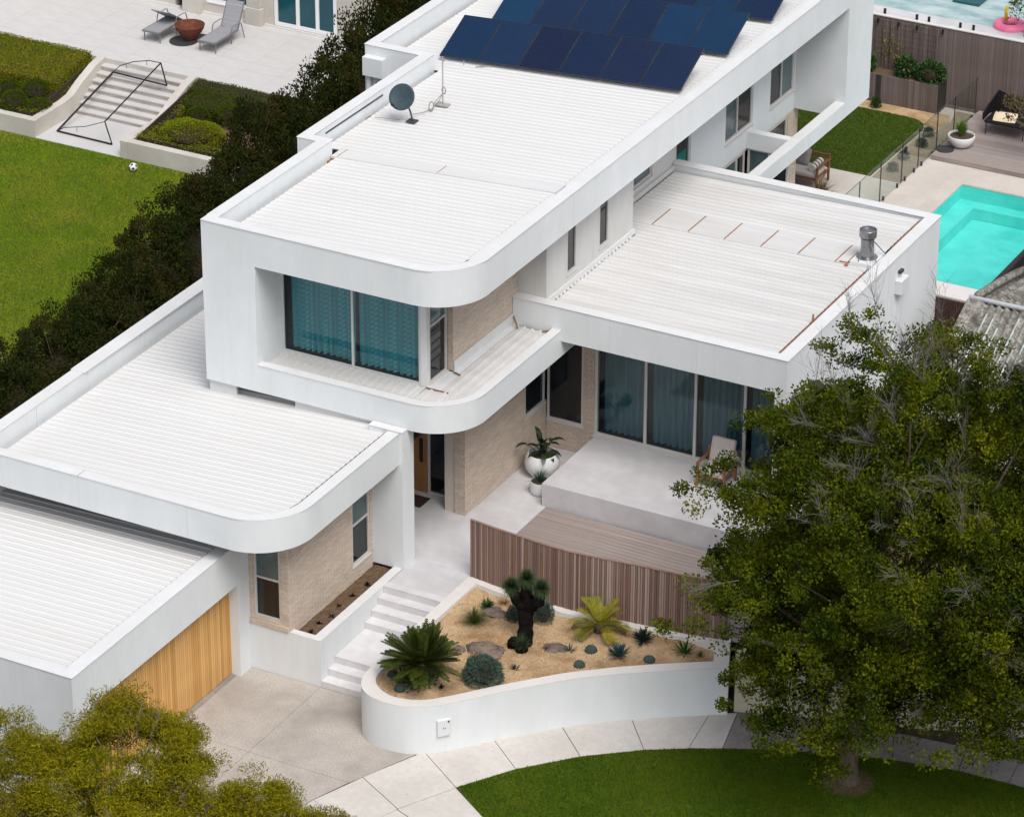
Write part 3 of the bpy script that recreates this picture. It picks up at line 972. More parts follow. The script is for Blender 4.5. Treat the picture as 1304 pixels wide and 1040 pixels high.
ribs_x("roof_sheeting", M['roof'], H, 4.64, 9.5, -3.05, ux1, uz)
ribs_x("roof_sheeting", M['roof'], H, 10.0, 26.7, lambda y: -3.62 if y < 15.47 else -5.2, 2.72, uz)
q = MB()
q.add([(-3.17, 9.5, uz(-3.17) + 0.045), (2.8, 9.5, uz(2.8) + 0.045), (2.8, 10.0, uz(2.8) + 0.045), (-3.17, 10.0, uz(-3.17) + 0.045),
       (-3.17, 9.5, uz(-3.17) - 0.02), (2.8, 9.5, uz(2.8) - 0.02), (2.8, 10.0, uz(2.8) - 0.02), (-3.17, 10.0, uz(-3.17) - 0.02)],
      [(0, 1, 2, 3), (0, 4, 5, 1), (2, 6, 7, 3), (0, 3, 7, 4), (1, 5, 6, 2)])
q.build("expansion_cover", M['roof'], H)
for xj in (-0.31, -3.0):
    q = MB()
    q.bar((xj, 9.51, uz(xj) + 0.048), (xj, 9.99, uz(xj) + 0.048), 0.014, 0.006)
    q.build("cover_joint", M['rust'], H)
B("gutter", M['cap'], H, (-3.18, -2.95, 4.6, 9.33, 8.0, 8.08), (-3.72, -3.5, 9.62, 15.2, 8.0, 8.06), (2.68, 2.915, 5.5, 26.7, 8.42, 8.519), (-5.3, -5.1, 15.47, 26.7, 7.8, 7.95))
B("gutter_joint", M['rust'], H, (-3.18, -2.98, 9.34, 9.50, 8.11, 8.16))
B("gutter_joint", M['rust'], H, (-3.722, -3.60, 12.1, 12.3, 8.08, 8.13))
q = MB()
q.bar((-3.725, 10.2, 8.44), (-3.725, 12.9, 8.44), 0.02, 0.035)
q.build("cable_cover", M['darkgrey'], H)
# outlet box and downpipe on the stepped west wall, rainhead at the front corner
B("outlet_box", M['whiteplastic'], H, (-5.53, -4.95, 14.98, 15.198, 7.86, 8.36), bevel=0.01)
B("downpipe", M['whiteplastic'], H, (-5.46, -5.36, 15.08, 15.197, 4.0, 7.86))
window(H, 'y', 15.2, -1, -5.30, -4.3, 6.4, 7.72, M['darkglass'], recess=0.0)
B("rainhead", M['whiteplastic'], H, (-3.62, -3.452, 4.55, 4.85, 8.15, 8.48), bevel=0.01)
B("downpipe", M['whiteplastic'], H, (-3.58, -3.455, 4.62, 4.76, 4.4, 8.15))

B("flashing", M['cap'], H, (-3.44, -2.72, 4.40, 4.46, 4.2, 4.63))
B("flashing", M['cap'], H, (-1.15, 0.96, 4.40, 4.46, 4.3, 4.63))
# awning band under the corner window
bo = [(-2.06, 4.302), (1.89, 4.302)] + arc(1.89, 5.552, 1.25, -90, 0) + [(3.14, 9.9)]
bi = [(-2.06, 4.52), (1.89, 4.52)] + arc(1.89, 5.552, 1.03, -90, 0) + [(2.92, 9.9)]
q = MB()
q.ring(bo[:-1] + [(3.14, 9.178)], bi[:-1] + [(2.92, 9.178)], 4.62, 5.29)
q.build("fascia", M['render'], H, smooth=True, autosmooth=30)
B("fascia", M['render'], H, (2.92, 3.14, 9.182, 10.3, 4.62, 5.016))
q = MB()
q.ring([(x + (0.012 if x > 3.1 else 0), y - (0.012 if y < 4.4 else 0)) for x, y in bo[:-1]] + [(3.152, 9.177)], bi[:-1] + [(2.92, 9.177)], 5.292, 5.31)
q.build("capping", M['cap'], H, smooth=True, autosmooth=30)
q = MB()
q.prism([(-3.44, 4.4), (1.89, 4.4)] + arc(1.89, 5.552, 1.15, -90, 0) + [(3.04, 10.8), (-3.44, 10.8)], 4.64, 4.7)
q.build("soffit", M['soffit'], H)
def awn0(x):
    return 4.53 if x < 1.89 else 5.552 - math.sqrt(max(0, 1.02 ** 2 - (x - 1.89) ** 2))


ribs_y("awning_sheeting", M['roofgrey'], H, -2.05, 1.72, lambda x: 4.53, lambda x: 5.34, lambda y: 5.16 + 0.03 * (y - 4.5))
ribs_y("awning_sheeting", M['roofgrey'], H, 1.72, 2.06, awn0, lambda x: 5.34, lambda y: 5.165)


ribs_y("awning_sheeting", M['roofgrey'], H, 2.06, 2.915, awn0, lambda x: 9.1, lambda y: 5.17 + 0.004 * (y - 4.5), pitch=0.21, h=0.04)
B("flashing", M['cap'], H, (1.872, 2.05, 6.30, 9.17, 5.14, 5.19), (1.874, 1.90, 6.36, 9.17, 5.19, 5.44), (1.70, 2.06, 5.36, 6.32, 5.13, 5.18))
B("flashing_joint", M['rust'], H, (1.74, 2.3, 5.33, 5.355, 5.18, 5.205))
for (a, b_) in (((1.92, 6.28, 5.21), (2.12, 6.22, 5.21)), ((1.93, 9.12, 5.40), (2.14, 8.93, 5.22)), ((2.72, 9.06, 5.22), (2.90, 9.12, 5.26))):
    q = MB()
    q.bar(a, b_, 0.035, 0.025)
    q.build("flashing_joint", M['rust'], H)
# corner window wall
B("wall", M['render'], H, (-2.06, 1.60, 5.36, 5.50, 4.72, 5.20))
window(H, 'y', 5.40, -1, -2.055, 1.585, 5.20, 7.755, M['glass'], mull=(-0.19,), recess=0.02, sill=True, fw_=0.055)
B("corner_post", M['cap'], H, (1.587, 1.74, 5.36, 5.50, 5.14, 7.76), bevel=0.006)
window(H, 'x', 1.74, 1, 5.502, 6.30, 5.22, 7.755, [M['darkglass'], M['greyglass']], transoms=(6.62,), recess=0.06, fw_=0.045)
B("wall", M['mortar'], H, (1.55, 1.825, 6.40, 9.5, 4.72, 7.76))
brickwork(H, 'x', 1.86, 1, 6.362, 9.46, 5.2, 7.76)
brickwork(H, 'y', 6.362, -1, 1.70, 1.855, 5.2, 7.76)
B("interior_wall", M['interior'], H, (-3.15, 1.44, 6.1, 26.0, 4.72, 7.75))
cu = MB()


def curtain(x0, x1, y, z0, z1, m, label, seed, amp=0.035, hem=0.0, pitch=0.16):
    rr = random.Random(seed)
    n = int((x1 - x0) / 0.02)
    ph = 0
    pts = []
    for i in range(n + 1):
        ph += 2 * math.pi * 0.02 / (pitch * rr.uniform(0.75, 1.3))
        pts.append((x0 + (x1 - x0) * i / n, math.sin(ph)))
    vs, fs = [], []
    nz = 8
    for (x, s_) in pts:
        for k in range(nz + 1):
            t_ = k / nz
            fl = 1 + 0.5 * (1 - t_)
            vs.append((x + 0.006 * math.sin(s_ * 2 + x * 3) * (1 - t_), y + amp * s_ * fl, z0 + hem * math.sin(x * 5 + s_) * (1 - t_) ** 3 + (z1 - z0) * t_))
    for i in range(n):
        for k in range(nz):
            a = i * (nz + 1) + k
            fs.append((a, a + nz + 1, a + nz + 2, a + 1))
    b = MB()
    b.add(vs, fs)
    return tag(b.build("curtain", m, smooth=True), label, "curtain")


curtain(-1.95, -0.22, 5.62, 5.26, 7.7, M['lightgridcurtain'], "teal curtain with painted light grid behind the left half of the corner window", 1, hem=0.012)
curtain(-0.16, 1.55, 5.62, 5.24, 7.7, M['lightgridcurtain'], "teal curtain with painted light grid behind the right half of the corner window", 2, hem=0.012)

# east flank of the upper floor
B("clad_wall", M['cladding'], H, (1.862, 2.6, 9.46, 10.485, 5.6, 7.76), (1.862, 2.6, 10.965, 12.135, 5.6, 7.76), (1.862, 2.6, 12.625, 13.93, 5.6, 7.76),
  (1.862, 2.6, 10.485, 10.965, 5.6, 6.06), (1.862, 2.6, 12.135, 12.625, 5.6, 6.06), (1.862, 2.45, 10.485, 10.965, 6.06, 7.76), (1.862, 2.45, 12.135, 12.625, 6.06, 7.76))
for (a, c_) in ((10.49, 10.96), (12.14, 12.62)):
    window(H, 'x', 2.6, 1, a, c_, 6.06, 7.74, M['darkglass'], recess=0.05, fw_=0.035)
B("flashing", M['cap'], H, (2.602, 2.66, 9.45, 13.95, 5.72, 5.86), (1.9, 2.62, 9.30, 9.455, 5.70, 5.875))
# rear flank wall with window openings
ops = [(15.40, 16.77, 5.98, 7.5), (18.13, 18.98, 5.30, 7.5), (21.05, 22.73, 5.16, 7.5), (23.82, 25.36, 5.16, 7.5)]
segs = []
yy = 13.93
for (a, c_, z0, z1) in ops:
    segs += [(1.45, 1.72, yy, a, 4.58, 7.76), (1.45, 1.72, a, c_, 4.58, z0), (1.45, 1.72, a, c_, z1, 7.76)]
    yy = c_
segs.append((1.45, 1.72, yy, 27.0, 4.58, 7.76))
B("wall", M['cladding'], H, *segs[:4])
B("wall", M['render'], H, *segs[4:])
window(H, 'x', 1.72, 1, *ops[0], M['greyglass'], recess=0.08)
window(H, 'x', 1.72, 1, *ops[1], M['darkglass'], recess=0.08)
window(H, 'x', 1.72, 1, *ops[2], [M['greyglass'], M['darkglass']], mull=(21.84,), recess=0.08)
window(H, 'x', 1.72, 1, *ops[3], [M['darkglass'], M['greyglass']], mull=(24.6,), recess=0.08)
# big square end frame over the rear garden
B("end_frame", M['render'], H, (1.722, 3.2, 25.4, 27.05, 4.62, 7.75))
B("frame_beam", M['render'], H, (2.93, 3.2, 18.17, 25.398, 4.62, 5.05))
B("capping", M['cap'], H, (2.92, 3.19, 18.17, 25.39, 5.052, 5.066), bevel=0.004)
B("cross_beam", M['render'], H, (1.722, 2.928, 22.40, 22.66, 4.58, 5.04))
# ground floor behind: glazing under the upper floor
B("wall", M['cladding'], H, (1.4, 1.70, 18.2, 20.3, 1.1, 4.58), (1.4, 1.70, 20.3, 25.05, 1.1, 1.5), (1.4, 1.70, 20.3, 25.05, 4.50, 4.58))
window(H, 'x', 1.70, 1, 20.3, 22.38, 1.5, 4.5, [M['greyglass'], M['darkglass']], mull=(21.9,), recess=0.06, sill=False)
window(H, 'x', 1.70, 1, 22.7, 25.05, 1.5, 4.5, M['darkglass'], mull=(23.3,), recess=0.06, sill=False)
window(H, 'y', 22.5, -1, 1.74, 2.9, 1.25, 4.57, [M['greyglass'], M['darkglass']], mull=(2.35,), recess=0.0, sill=False)
B("wall", M['mortar'], H, (1.42, 1.69, 25.05, 25.7, 1.1, 4.58))
brickwork(H, 'x', 1.72, 1, 25.05, 25.7, 1.2, 4.58)
B("interior_wall", M['interior'], H, (-5.2, 1.35, 11.3, 25.5, 0.0, 4.6))

# ---------------- right wing
rz_ = lambda x: 5.69 + 0.02 * (x - 1.7)
B("fascia", M['render'], H, (1.872, 8.85, 9.18, 9.44, 5.02, 5.86))
B("east_wall", M['render'], H, (8.57, 8.85, 9.44, 18.16, 0, 5.86), (8.57, 8.85, 9.181, 9.44, 0, 5.018))
B("parapet", M['render'], H, (1.74, 8.57, 17.9, 18.16, 0, 5.86))
B("capping", M['cap'], H, (1.862, 8.87, 9.166, 9.455, 5.862, 5.882), (8.55, 8.87, 9.456, 18.18, 5.862, 5.882), (1.74, 8.55, 17.88, 18.18, 5.862, 5.884), bevel=0.006)
q = MB()
q.prism([(1.8, 9.3), (8.6, 9.3), (8.6, 11.3), (1.8, 11.3)], 5.03, 5.08)
q.build("soffit", M['soffit'], H)
fx = lambda y: 2.68 if y < 13.95 else 1.84
ribs_x("roof_sheeting", M['roofgrey'], H, 9.50, 17.82, fx, 8.45, rz_)
for k in range(7):   # flat cover plates across the roof with rusty joints
    x0 = 1.86 + k * 0.965 if k else 1.86
    x1 = min(1.83 + (k + 1) * 0.965, 8.06)
    B("cover_plate", M['roofgrey'], H, (x0, x1, 14.56, 15.6, rz_(x0) + 0.0, rz_(x0) + 0.048))
    if k:
        B("cover_joint", M['rust'], H, (x0 - 0.028, x0, 14.60, 15.58, rz_(x0) + 0.03, rz_(x0) + 0.056))
B("roof_deck", M['roofgrey'], H, (1.75, 8.57, 9.44, 17.9, 5.52, 5.60))
B("gutter_joint", M['rust'], H, (8.50, 8.545, 9.48, 14.3, 5.83, 5.862))
B("gutter_joint", M['rust'], H, (8.50, 8.545, 15.9, 17.7, 5.83, 5.862))
B("flashing", M['cladding'], H, (1.722, 1.80, 13.95, 17.88, 5.70, 5.83))
for k in range(24):
    B("rib_plug", M['white'], H, (2.665, 2.70, 9.64 + k * 0.18, 9.72 + k * 0.18, 5.72, 5.76)) if k < 23 else None
B("flue_box", M['cap'], H, (7.98, 8.54, 14.62, 15.45, 5.62, 5.93), bevel=0.008)
q = MB()
q.lathe([(0.0, 0.0), (0.26, 0.0), (0.22, 0.02), (0.16, 0.03), (0.16, 0.031), (0.16, 0.52), (0.16, 0.521), (0.205, 0.525), (0.21, 0.53), (0.21, 0.70), (0.205, 0.705), (0.195, 0.705), (0.19, 0.66), (0.0, 0.655)], (8.25, 15.03, 5.93), 24)
fl = q.build("flue", M['steel'], H, smooth=True, autosmooth=20)
q = MB()
q.tube([(8.25, 15.03, 6.42), (8.25, 15.03, 6.448)], 0.178, 24)
q.build("flue_band", M['darkgrey'], fl)
for (dx, dy) in ((0.35, -0.25), (0.36, 0.3), (-0.06, -0.38)):
    q = MB()
    q.tube([(8.25 + dx * 0.35, 15.03 + dy * 0.35, 6.3), (8.25 + dx, 15.03 + dy, 5.94)], 0.014, 5)
    q.build("flue_stay", M['steel'], fl)
B("flashing_joint", M['rust'], H, (7.9, 7.975, 14.5, 15.3, 5.81, 5.86), (7.72, 7.9, 14.58, 14.66, 5.83, 5.86))
q = MB()
q.lathe([(0.0, 0), (0.05, 0.0), (0.03, 0.03), (0.022, 0.22), (0, 0.23)], (8.52, 11.3, 5.84), 10)
q.build("roof_vent", M['rust'], H)
B("wall_lamp", M['darkgrey'], H, (8.851, 8.93, 15.55, 15.75, 5.40, 5.47))
B("wall_lamp", M['whiteplastic'], H, (8.852, 8.95, 11.6, 11.75, 5.25, 5.34))
B("rainhead", M['whiteplastic'], H, (8.851, 9.03, 15.40, 15.85, 4.92, 5.28), bevel=0.01)
B("downpipe", M['whiteplastic'], H, (8.851, 8.95, 15.56, 15.70, 0.1, 4.92))
# door wall of the right wing
B("wall", M['mortar'], H, (1.75, 2.9, 10.955, 11.2, 0.9, 1.93), (2.87, 3.14, 10.955, 11.2, 0.9, 5.03), (1.5, 1.826, 6.95, 9.85, 0.9, 4.63), (1.5, 1.826, 9.85, 11.0, 0.9, 2.36), (1.3, 1.58, 6.93, 7.2, 0.9, 4.63))
brickwork(H, 'x', 1.86, 1, 6.892, 10.9, 1.15, 4.63, holes=[(9.83, 10.93, 2.36, 4.7)])
brickwork(H, 'y', 6.892, -1, 1.58, 1.855, 1.15, 4.63)
brickwork(H, 'y', 10.92, -1, 1.864, 3.15, 1.15, 5.02, holes=[(1.80, 2.85, 1.90, 5.1)])
window(H, 'x', 1.85, 1, 9.84, 10.86, 2.38, 4.62, M['darkglass'], recess=0.05)
window(H, 'y', 10.93, -1, 1.88, 2.85, 1.91, 5.01, M['darkglass'], recess=0.05)
sd_ = window(H, 'y', 10.92, -1, 3.16, 8.55, 1.79, 5.02, M['glass'], mull=(4.50, 5.80, 7.07), recess=0.05, fw_=0.07, sill=False)
B("door_track", M['frame'], sd_, (3.16, 8.55, 10.80, 10.93, 1.784, 1.81))
for k, (a, c_) in enumerate(((3.3, 4.42), (4.58, 5.72), (5.88, 7.0), (7.15, 8.4))):
    curtain(a, c_, 11.16, 1.86, 4.98, M['curtain'], ["slate curtain behind the first sliding door by the brick pier", "slate curtain behind the second sliding door panel", "slate curtain behind the third sliding door panel", "slate curtain behind the sliding door nearest the tree"][k], 10 + k, amp=0.04)
B("interior_wall", M['interior'], H, (1.6, 8.5, 11.5, 17.8, 0.5, 5.4))

# ---------------- entry
B("wall", M['render'], H, (-0.75, -0.3, 4.6, 7.35, 1.0, 4.63), (-0.75, -0.19, 7.35, 7.6, 1.0, 4.63))
dr = B("front_door", M['oakdoor'], H, (-0.18, 0.56, 7.40, 7.46, 1.20, 4.63))
B("door_handle", M['black'], dr, (0.38, 0.46, 7.36, 7.40, 2.0, 2.62), bevel=0.012)
window(H, 'y', 7.40, -1, 0.58, 1.62, 1.20, 4.62, M['darkglass'], recess=0.05, fw_=0.06, sill=False)
B("threshold", M['frame'], H, (-0.18, 1.62, 7.34, 7.398, 1.18, 1.205))

# ---------------- terrace, steps, platform
tz = 1.18
t_ = MB()
t_.box(-0.3, 3.30, 4.58, 7.40, 0.6, tz)
t_.box(1.832, 3.30, 3.19, 4.578, 0.6, tz)
t_.box(0.0, 0.978, 4.1, 4.578, 0.6, tz - 0.01)
t_.box(1.865, 3.30, 7.402, 10.9, 0.6, tz)
tag(t_.build("terrace", M['plaster']), "pale polished concrete entry terrace", kind="structure")
st = empty("entry_steps", (2.5, 2.0, 0), 0, "pale concrete steps rising in two flights to the front door", "steps")
ry = [3.19, 2.93, 2.64, 2.36, 1.02, 0.73, 0.45]
r_ = tz / 7
for k in range(6):
    z = tz - (k + 1) * r_
    B("tread", M['step'], st, (1.805, 3.298, ry[k + 1], ry[k] - 0.004, z - 0.035, z), bevel=0.006)
    B("riser", M['step'], st, (1.806, 3.297, ry[k] - 0.003, ry[k] + 0.20, max(z - 0.3, -0.02), z + r_ - 0.002 if k == 0 else z + r_ - 0.036))
B("riser", M['step'], st, (1.806, 3.297, 0.453, 0.7, -0.02, r_ - 0.036))
B("edge", M['step'], st, (1.833, 3.298, 3.18, 3.40, tz + 0.001, tz + 0.004))
pf = MB()
pf.box(3.2, 8.565, 8.17, 10.87, 0.6, 1.78)
tag(pf.build("platform", M['plaster'], bevel=0.008), "raised polished concrete platform before the sliding doors", kind="structure")
dk = empty("timber_deck", (6.0, 6.4, 1.0), 0, "silvered timber deck behind the batten fence", "deck")
B("deck_base", M['gap'], dk, (3.31, 9.9, 4.85, 8.16, 0.9, 1.12))
y = 4.80
first = None
while y < 8.1:
    if first is None:
        b0 = MB()
        b0.box(0, 6.6, 0, 0.132, 0, 0.03)
        first = b0.build("deck_board", M['deck'])
        first.parent = dk
        o = first
    else:
        o = first.copy()
        COL.objects.link(o)
    o.location = (3.305 - 6.0, y - 6.4, 1.146 - 1.0 + random.uniform(-0.001, 0.002))
    y += 0.1385

# ---------------- curved garden bed
top_o = [(3.30, 4.72), (3.30, 2.6), (3.31, 0.9), (3.32, 0.0), (3.38, -0.42), (3.56, -0.76), (3.88, -0.98), (4.3, -1.05), (4.7, -1.01), (5.0, -0.89), (5.31, -0.66), (5.79, -0.12), (6.22, 0.42), (6.75, 1.02), (7.30, 1.62), (7.85, 2.10), (8.38, 2.52), (9.34, 3.20), (10.13, 3.72), (9.90, 4.25), (9.66, 4.82), (8.6, 4.62), (7.34, 4.46), (5.97, 4.34), (4.45, 4.44), (3.6, 4.60)]
bed = MB()


def densify(pts, n=4):
    out = []
    m = len(pts)
    for i in range(m):
        p0, p1, p2, p3 = (Vector((*pts[(i + k - 1) % m], 0)) for k in range(4))
        corner = (p2 - p1).angle(p1 - p0) > 0.75 or (p3 - p2).angle(p2 - p1) > 0.75
        for k in range(n):
            t = k / n
            if corner:
                q_ = p1.lerp(p2, t)
            else:
                q_ = 0.5 * ((2 * p1) + (-p0 + p2) * t + (2 * p0 - 5 * p1 + 4 * p2 - p3) * t * t + (-p0 + 3 * p1 - 3 * p2 + p3) * t ** 3)
            out.append((q_.x, q_.y))
    return out


bo_ = densify(top_o)
inn = [(3.60, 4.26), (3.58, 2.6), (3.57, 0.9), (3.58, 0.06), (3.63, -0.26), (3.78, -0.50), (4.04, -0.68), (4.34, -0.76), (4.64, -0.72), (4.88, -0.62), (5.12, -0.45), (5.59, 0.08), (6.02, 0.62), (6.55, 1.22), (7.10, 1.82), (7.66, 2.31), (8.2, 2.75), (9.17, 3.44), (9.72, 3.80), (9.62, 4.05), (9.46, 4.34), (8.6, 4.38), (7.34, 4.20), (5.97, 4.06), (4.45, 4.14), (3.72, 4.245)]
bi_ = densify(inn)
bw = empty("garden_bed_wall", (4.4, -0.5, 0), 0, "curved white rendered retaining wall around the sandy bed", "wall")
bed.ring(bo_, bi_, -0.05, 1.16, closed=True)
bed.build("wall", M['render'], bw, smooth=True, autosmooth=35)
bed = MB()
bed.ring(bo_, bi_, 1.161, 1.184, closed=True)
bed.build("coping", M['copingwhite'], bw, smooth=True, autosmooth=35)
# white meter box on the wall
mb = MB()
c0 = Vector((5.42, -0.52, 0.62))
ux = Vector((0.66, 0.75, 0)).normalized()
uy = Vector((0.75, -0.66, 0))
mb.obox(c0 + uy * 0.03, ux * 0.15, uy * 0.045, Vector((0, 0, 0.2)))
pb = tag(mb.build("meter_box", M['whiteplastic'], bevel=0.01), "small white meter box on the curved bed wall", "meter box")
mb = MB()
mb.obox(c0 + uy * 0.078 + ux * 0.10 + Vector((0, 0, 0.15)), ux * 0.02, uy * 0.004, Vector((0, 0, 0.02)))
o = mb.build("lock", M['darkgrey'], None)
o.parent = pb
for dx in (-0.02, 0.02):
    mb = MB()
    mb.obox(c0 + uy * 0.077 + ux * dx, ux * 0.006, uy * 0.003, Vector((0, 0, 0.02)))
    o = mb.build("marking", M['darkgrey'], None)
    o.parent = pb
# sand surface
xs = np.linspace(3.4, 9.9, 110)
ysn = np.linspace(-0.9, 4.6, 95)
rg = np.random.default_rng(5)
vs, fs, idx = [], [], {}


def sandz(x, y):
    return 1.10 + 0.02 * math.sin(x * 2.3 + y) * math.cos(y * 1.7 - x) + 0.012 * math.sin(x * 7 + 2 * y)


outp = [(x * 0.5 + a * 0.5, y * 0.5 + c_ * 0.5) for (x, y), (a, c_) in zip(bo_, bi_)]
gx, gy = np.meshgrid(xs, ysn)
ins = in_poly(gx.ravel(), gy.ravel(), outp).reshape(gx.shape)
for i in range(gx.shape[0]):
    for j in range(gx.shape[1]):
        idx[(i, j)] = len(vs)
        vs.append((gx[i, j], gy[i, j], sandz(gx[i, j], gy[i, j]) + rg.uniform(-0.008, 0.008)))
for i in range(gx.shape[0] - 1):
    for j in range(gx.shape[1] - 1):
        if ins[i, j] or ins[i + 1, j] or ins[i, j + 1] or ins[i + 1, j + 1]:
            if min(ins[i, j], ins[i + 1, j + 1], ins[i, j + 1], ins[i + 1, j]) or True:
                fs.append((idx[(i, j)], idx[(i, j + 1)], idx[(i + 1, j + 1)], idx[(i + 1, j)]))
q = MB()
q.add(vs, fs)
tag(q.build("sand_bed", M['sand'], smooth=True), "pale sandy mulch filling the raised bed", kind="structure")
# bark chips on it
n = 9000
px, py = rg.uniform(3.5, 9.8, n), rg.uniform(-0.8, 4.4, n)
k = in_poly(px, py, bi_)
px, py = px[k], py[k]
P = np.stack([px, py, np.array([sandz(a, b_) for a, b_ in zip(px, py)]) + 0.012], 1)
o = np_mesh("bark_chips", leaf_quads(P, 0.045, 0.022, rg, up=-0.2), 4, M['sandbit'])
tag(o, "loose bark chips on the sandy bed", "bark chips", kind="stuff")

# ---------------- front batten fence
ff = empty("batten_fence", (6.4, 4.5, 1.18), 0, "low curved fence of reddish weathered timber battens between deck and bed", "fence")
fpts = [(3.335, 4.50), (4.0, 4.41), (4.7, 4.345), (5.4, 4.28), (6.0, 4.27), (6.7, 4.335), (7.4, 4.43), (8.1, 4.50), (8.7, 4.56), (9.2, 4.66), (9.62, 4.77)]
fv = [Vector((x, y, 0)) for x, y in fpts]
# resample along length
cum = [0]
for a, c_ in zip(fv[:-1], fv[1:]):
    cum.append(cum[-1] + (c_ - a).length)


def fat(s_):
    for i in range(len(cum) - 1):
        if s_ <= cum[i + 1]:
            t = (s_ - cum[i]) / (cum[i + 1] - cum[i])
            return fv[i].lerp(fv[i + 1], t), (fv[i + 1] - fv[i]).normalized()
    return fv[-1], (fv[-1] - fv[-2]).normalized()


s_ = 0.02
k = 0
bmesh0 = None
while s_ < cum[-1]:
    p, d = fat(s_)
    wd = (0.042, 0.052, 0.036)[k % 3]
    b0 = MB()
    b0.box(-wd / 2, wd / 2, -0.022, 0.022, 0, 1)
    if k < 3:
        o = b0.build("batten", M['batten'])
        bmesh0 = (bmesh0 or []) + [o]
        o.parent = ff
    else:
        o = bmesh0[k % 3].copy()
        COL.objects.link(o)
    hgt = 1.465
    o.scale = (1, 1, hgt)
    o.location = (p.x - 6.4 - d.y * random.uniform(-0.004, 0.012), p.y - 4.5 + d.x * random.uniform(-0.004, 0.012), 0.006)
    o.rotation_euler = (0, 0, math.atan2(d.y, d.x))
    s_ += wd / 2 + 0.0125 + (0.042, 0.052, 0.036)[(k + 1) % 3] / 2
    k += 1
for zr in (1.35, 1.95, 2.56):
    b0 = MB()
    b0.tube([(p_.x, p_.y + 0.05, zr) for p_ in fv], 0.026, 4)
    b0.build("rail", M['gap'], ff)
b0 = MB()
b0.ring([(p_.x, p_.y - 0.03) for p_ in fv], [(p_.x, p_.y + 0.03) for p_ in fv], 2.648, 2.664)
b0.build("top_rail", M['batten'], ff)

# ================================================================== ROOF EQUIPMENT
tilt = math.atan2(0.60, 1.36)
PW, PL = 1.098, 1.50


def make_panel():
    r0 = empty("solar_panel")
    b = MB()
    b.box(0.012, PW - 0.012, 0.012, PL - 0.012, 0.006, 0.034)
    b.build("cells", M['panel'], r0)
    b = MB()
    for (x0, x1, y0, y1) in ((0, PW, 0, 0.012), (0, PW, PL - 0.012, PL), (0, 0.012, 0.012, PL - 0.012), (PW - 0.012, PW, 0.012, PL - 0.012)):
        b.box(x0, x1, y0, y1, 0, 0.038)
    b.build("frame", M['panelframe'], r0)
    b = MB()
    for k in range(1, 20):
        b.box(0.02, PW - 0.02, PL * k / 20 - 0.0025, PL * k / 20 + 0.0025, 0.0335, 0.0352)
    b.build("cell_lines", M['panelline'], r0)
    return r0


rows = [(16.17, ["leftmost", "second", "third", "fourth", "fifth", "rightmost"], "front"), (18.83, ["leftmost", "second", "third", "fourth", "fifth", "rightmost"], "middle"), (21.47, ["leftmost", "second", "third", "fourth", "fifth", "rightmost"], "back")]
pan0 = make_panel()
firstp = True
for (Y, names, rowname) in rows:
    for k, nmk in enumerate(names):
        x = -3.97 + k * 1.118
        o = pan0 if firstp else copy_tree(pan0)
        firstp = False
        o.location = (x, Y, uz(x) + 0.10)
        o.rotation_euler = (tilt, -math.atan(0.056), 0)
        tag(o, f"dark blue tilted solar panel, {nmk} of the {rowname} row", "solar panel", "tilted solar panels on the upper roof")
    fr = empty("panel_mount", (-3.97, Y, uz(-3.97)), 0, f"metal legs and rails under the {rowname} row of solar panels", "mounting frame", "solar mounting frames")
    for yy_, zz in ((0.10, 0.10), (1.25, 0.62)):
        b = MB()
        b.bar((-3.97, Y + yy_, uz(-3.97) + zz + 0.0), (2.72, Y + yy_, uz(2.72) + zz + 0.0), 0.035)
        b.build("rail", M['steel'], fr)
    for k in range(6):
        x = -3.75 + k * 1.08
        b = MB()
        b.bar((x, Y + 1.25, uz(x) + 0.02), (x, Y + 1.25, uz(x) + 0.60), 0.035)
        b.build("leg", M['darkgrey'], fr)

sdh = empty("satellite_dish", (-2.47, 12.16, uz(-2.47)), 0, "dark grey satellite dish on a bent foot on the upper roof", "satellite dish")
zr = uz(-2.47)
b = MB()
b.box(-2.60, -2.36, 12.05, 12.27, zr + 0.038, zr + 0.06)
b.tube([(-2.47, 12.16, zr + 0.05), (-2.52, 12.16, zr + 0.25), (-2.62, 12.2, zr + 0.42), (-2.66, 12.22, zr + 0.62)], 0.022, 7)
b.build("foot", M['darkgrey'], sdh)
dc = Vector((-2.72, 12.13, zr + 0.62))
dn_ = Vector((0.10, -0.86, 0.50)).normalized()
du = dn_.orthogonal().normalized()
dv = dn_.cross(du)
b = MB()
vs, fs = [], []
for i in range(7):
    r0 = 0.33 * i / 6
    for k in range(28):
        a = 2 * math.pi * k / 28
        vs.append(dc + (du * math.cos(a) + dv * math.sin(a) * 1.0) * max(r0, 0.001) + dn_ * (r0 * r0 * 0.55))
for i in range(6):
    for k in range(28):
        p, q_ = i * 28 + k, i * 28 + (k + 1) % 28
        fs.append((p, q_, q_ + 28, p + 28))
b.add(vs, fs)
o = b.build("reflector", M['dish'], sdh, smooth=True)
so = o.modifiers.new("thick", 'SOLIDIFY')
so.thickness = 0.012
b = MB()
lnb = dc + dn_ * 0.36 + Vector((-0.16, 0, -0.28))
b.tube([dc + Vector((0, 0, -0.30)), dc + dn_ * 0.2 + Vector((-0.05, 0, -0.36)), lnb], 0.012, 6)
b.build("arm", M['darkgrey'], sdh)
b = MB()
b.tube([lnb, lnb - dn_ * 0.10], [0.035, 0.025], 10)
b.build("receiver", M['black'], sdh)
an = empty("roof_antenna", (-2.32, 13.38, uz(-2.32)), 0, "thin grey antenna mast with side arms on the upper roof", "antenna")
za = uz(-2.32)
b = MB()
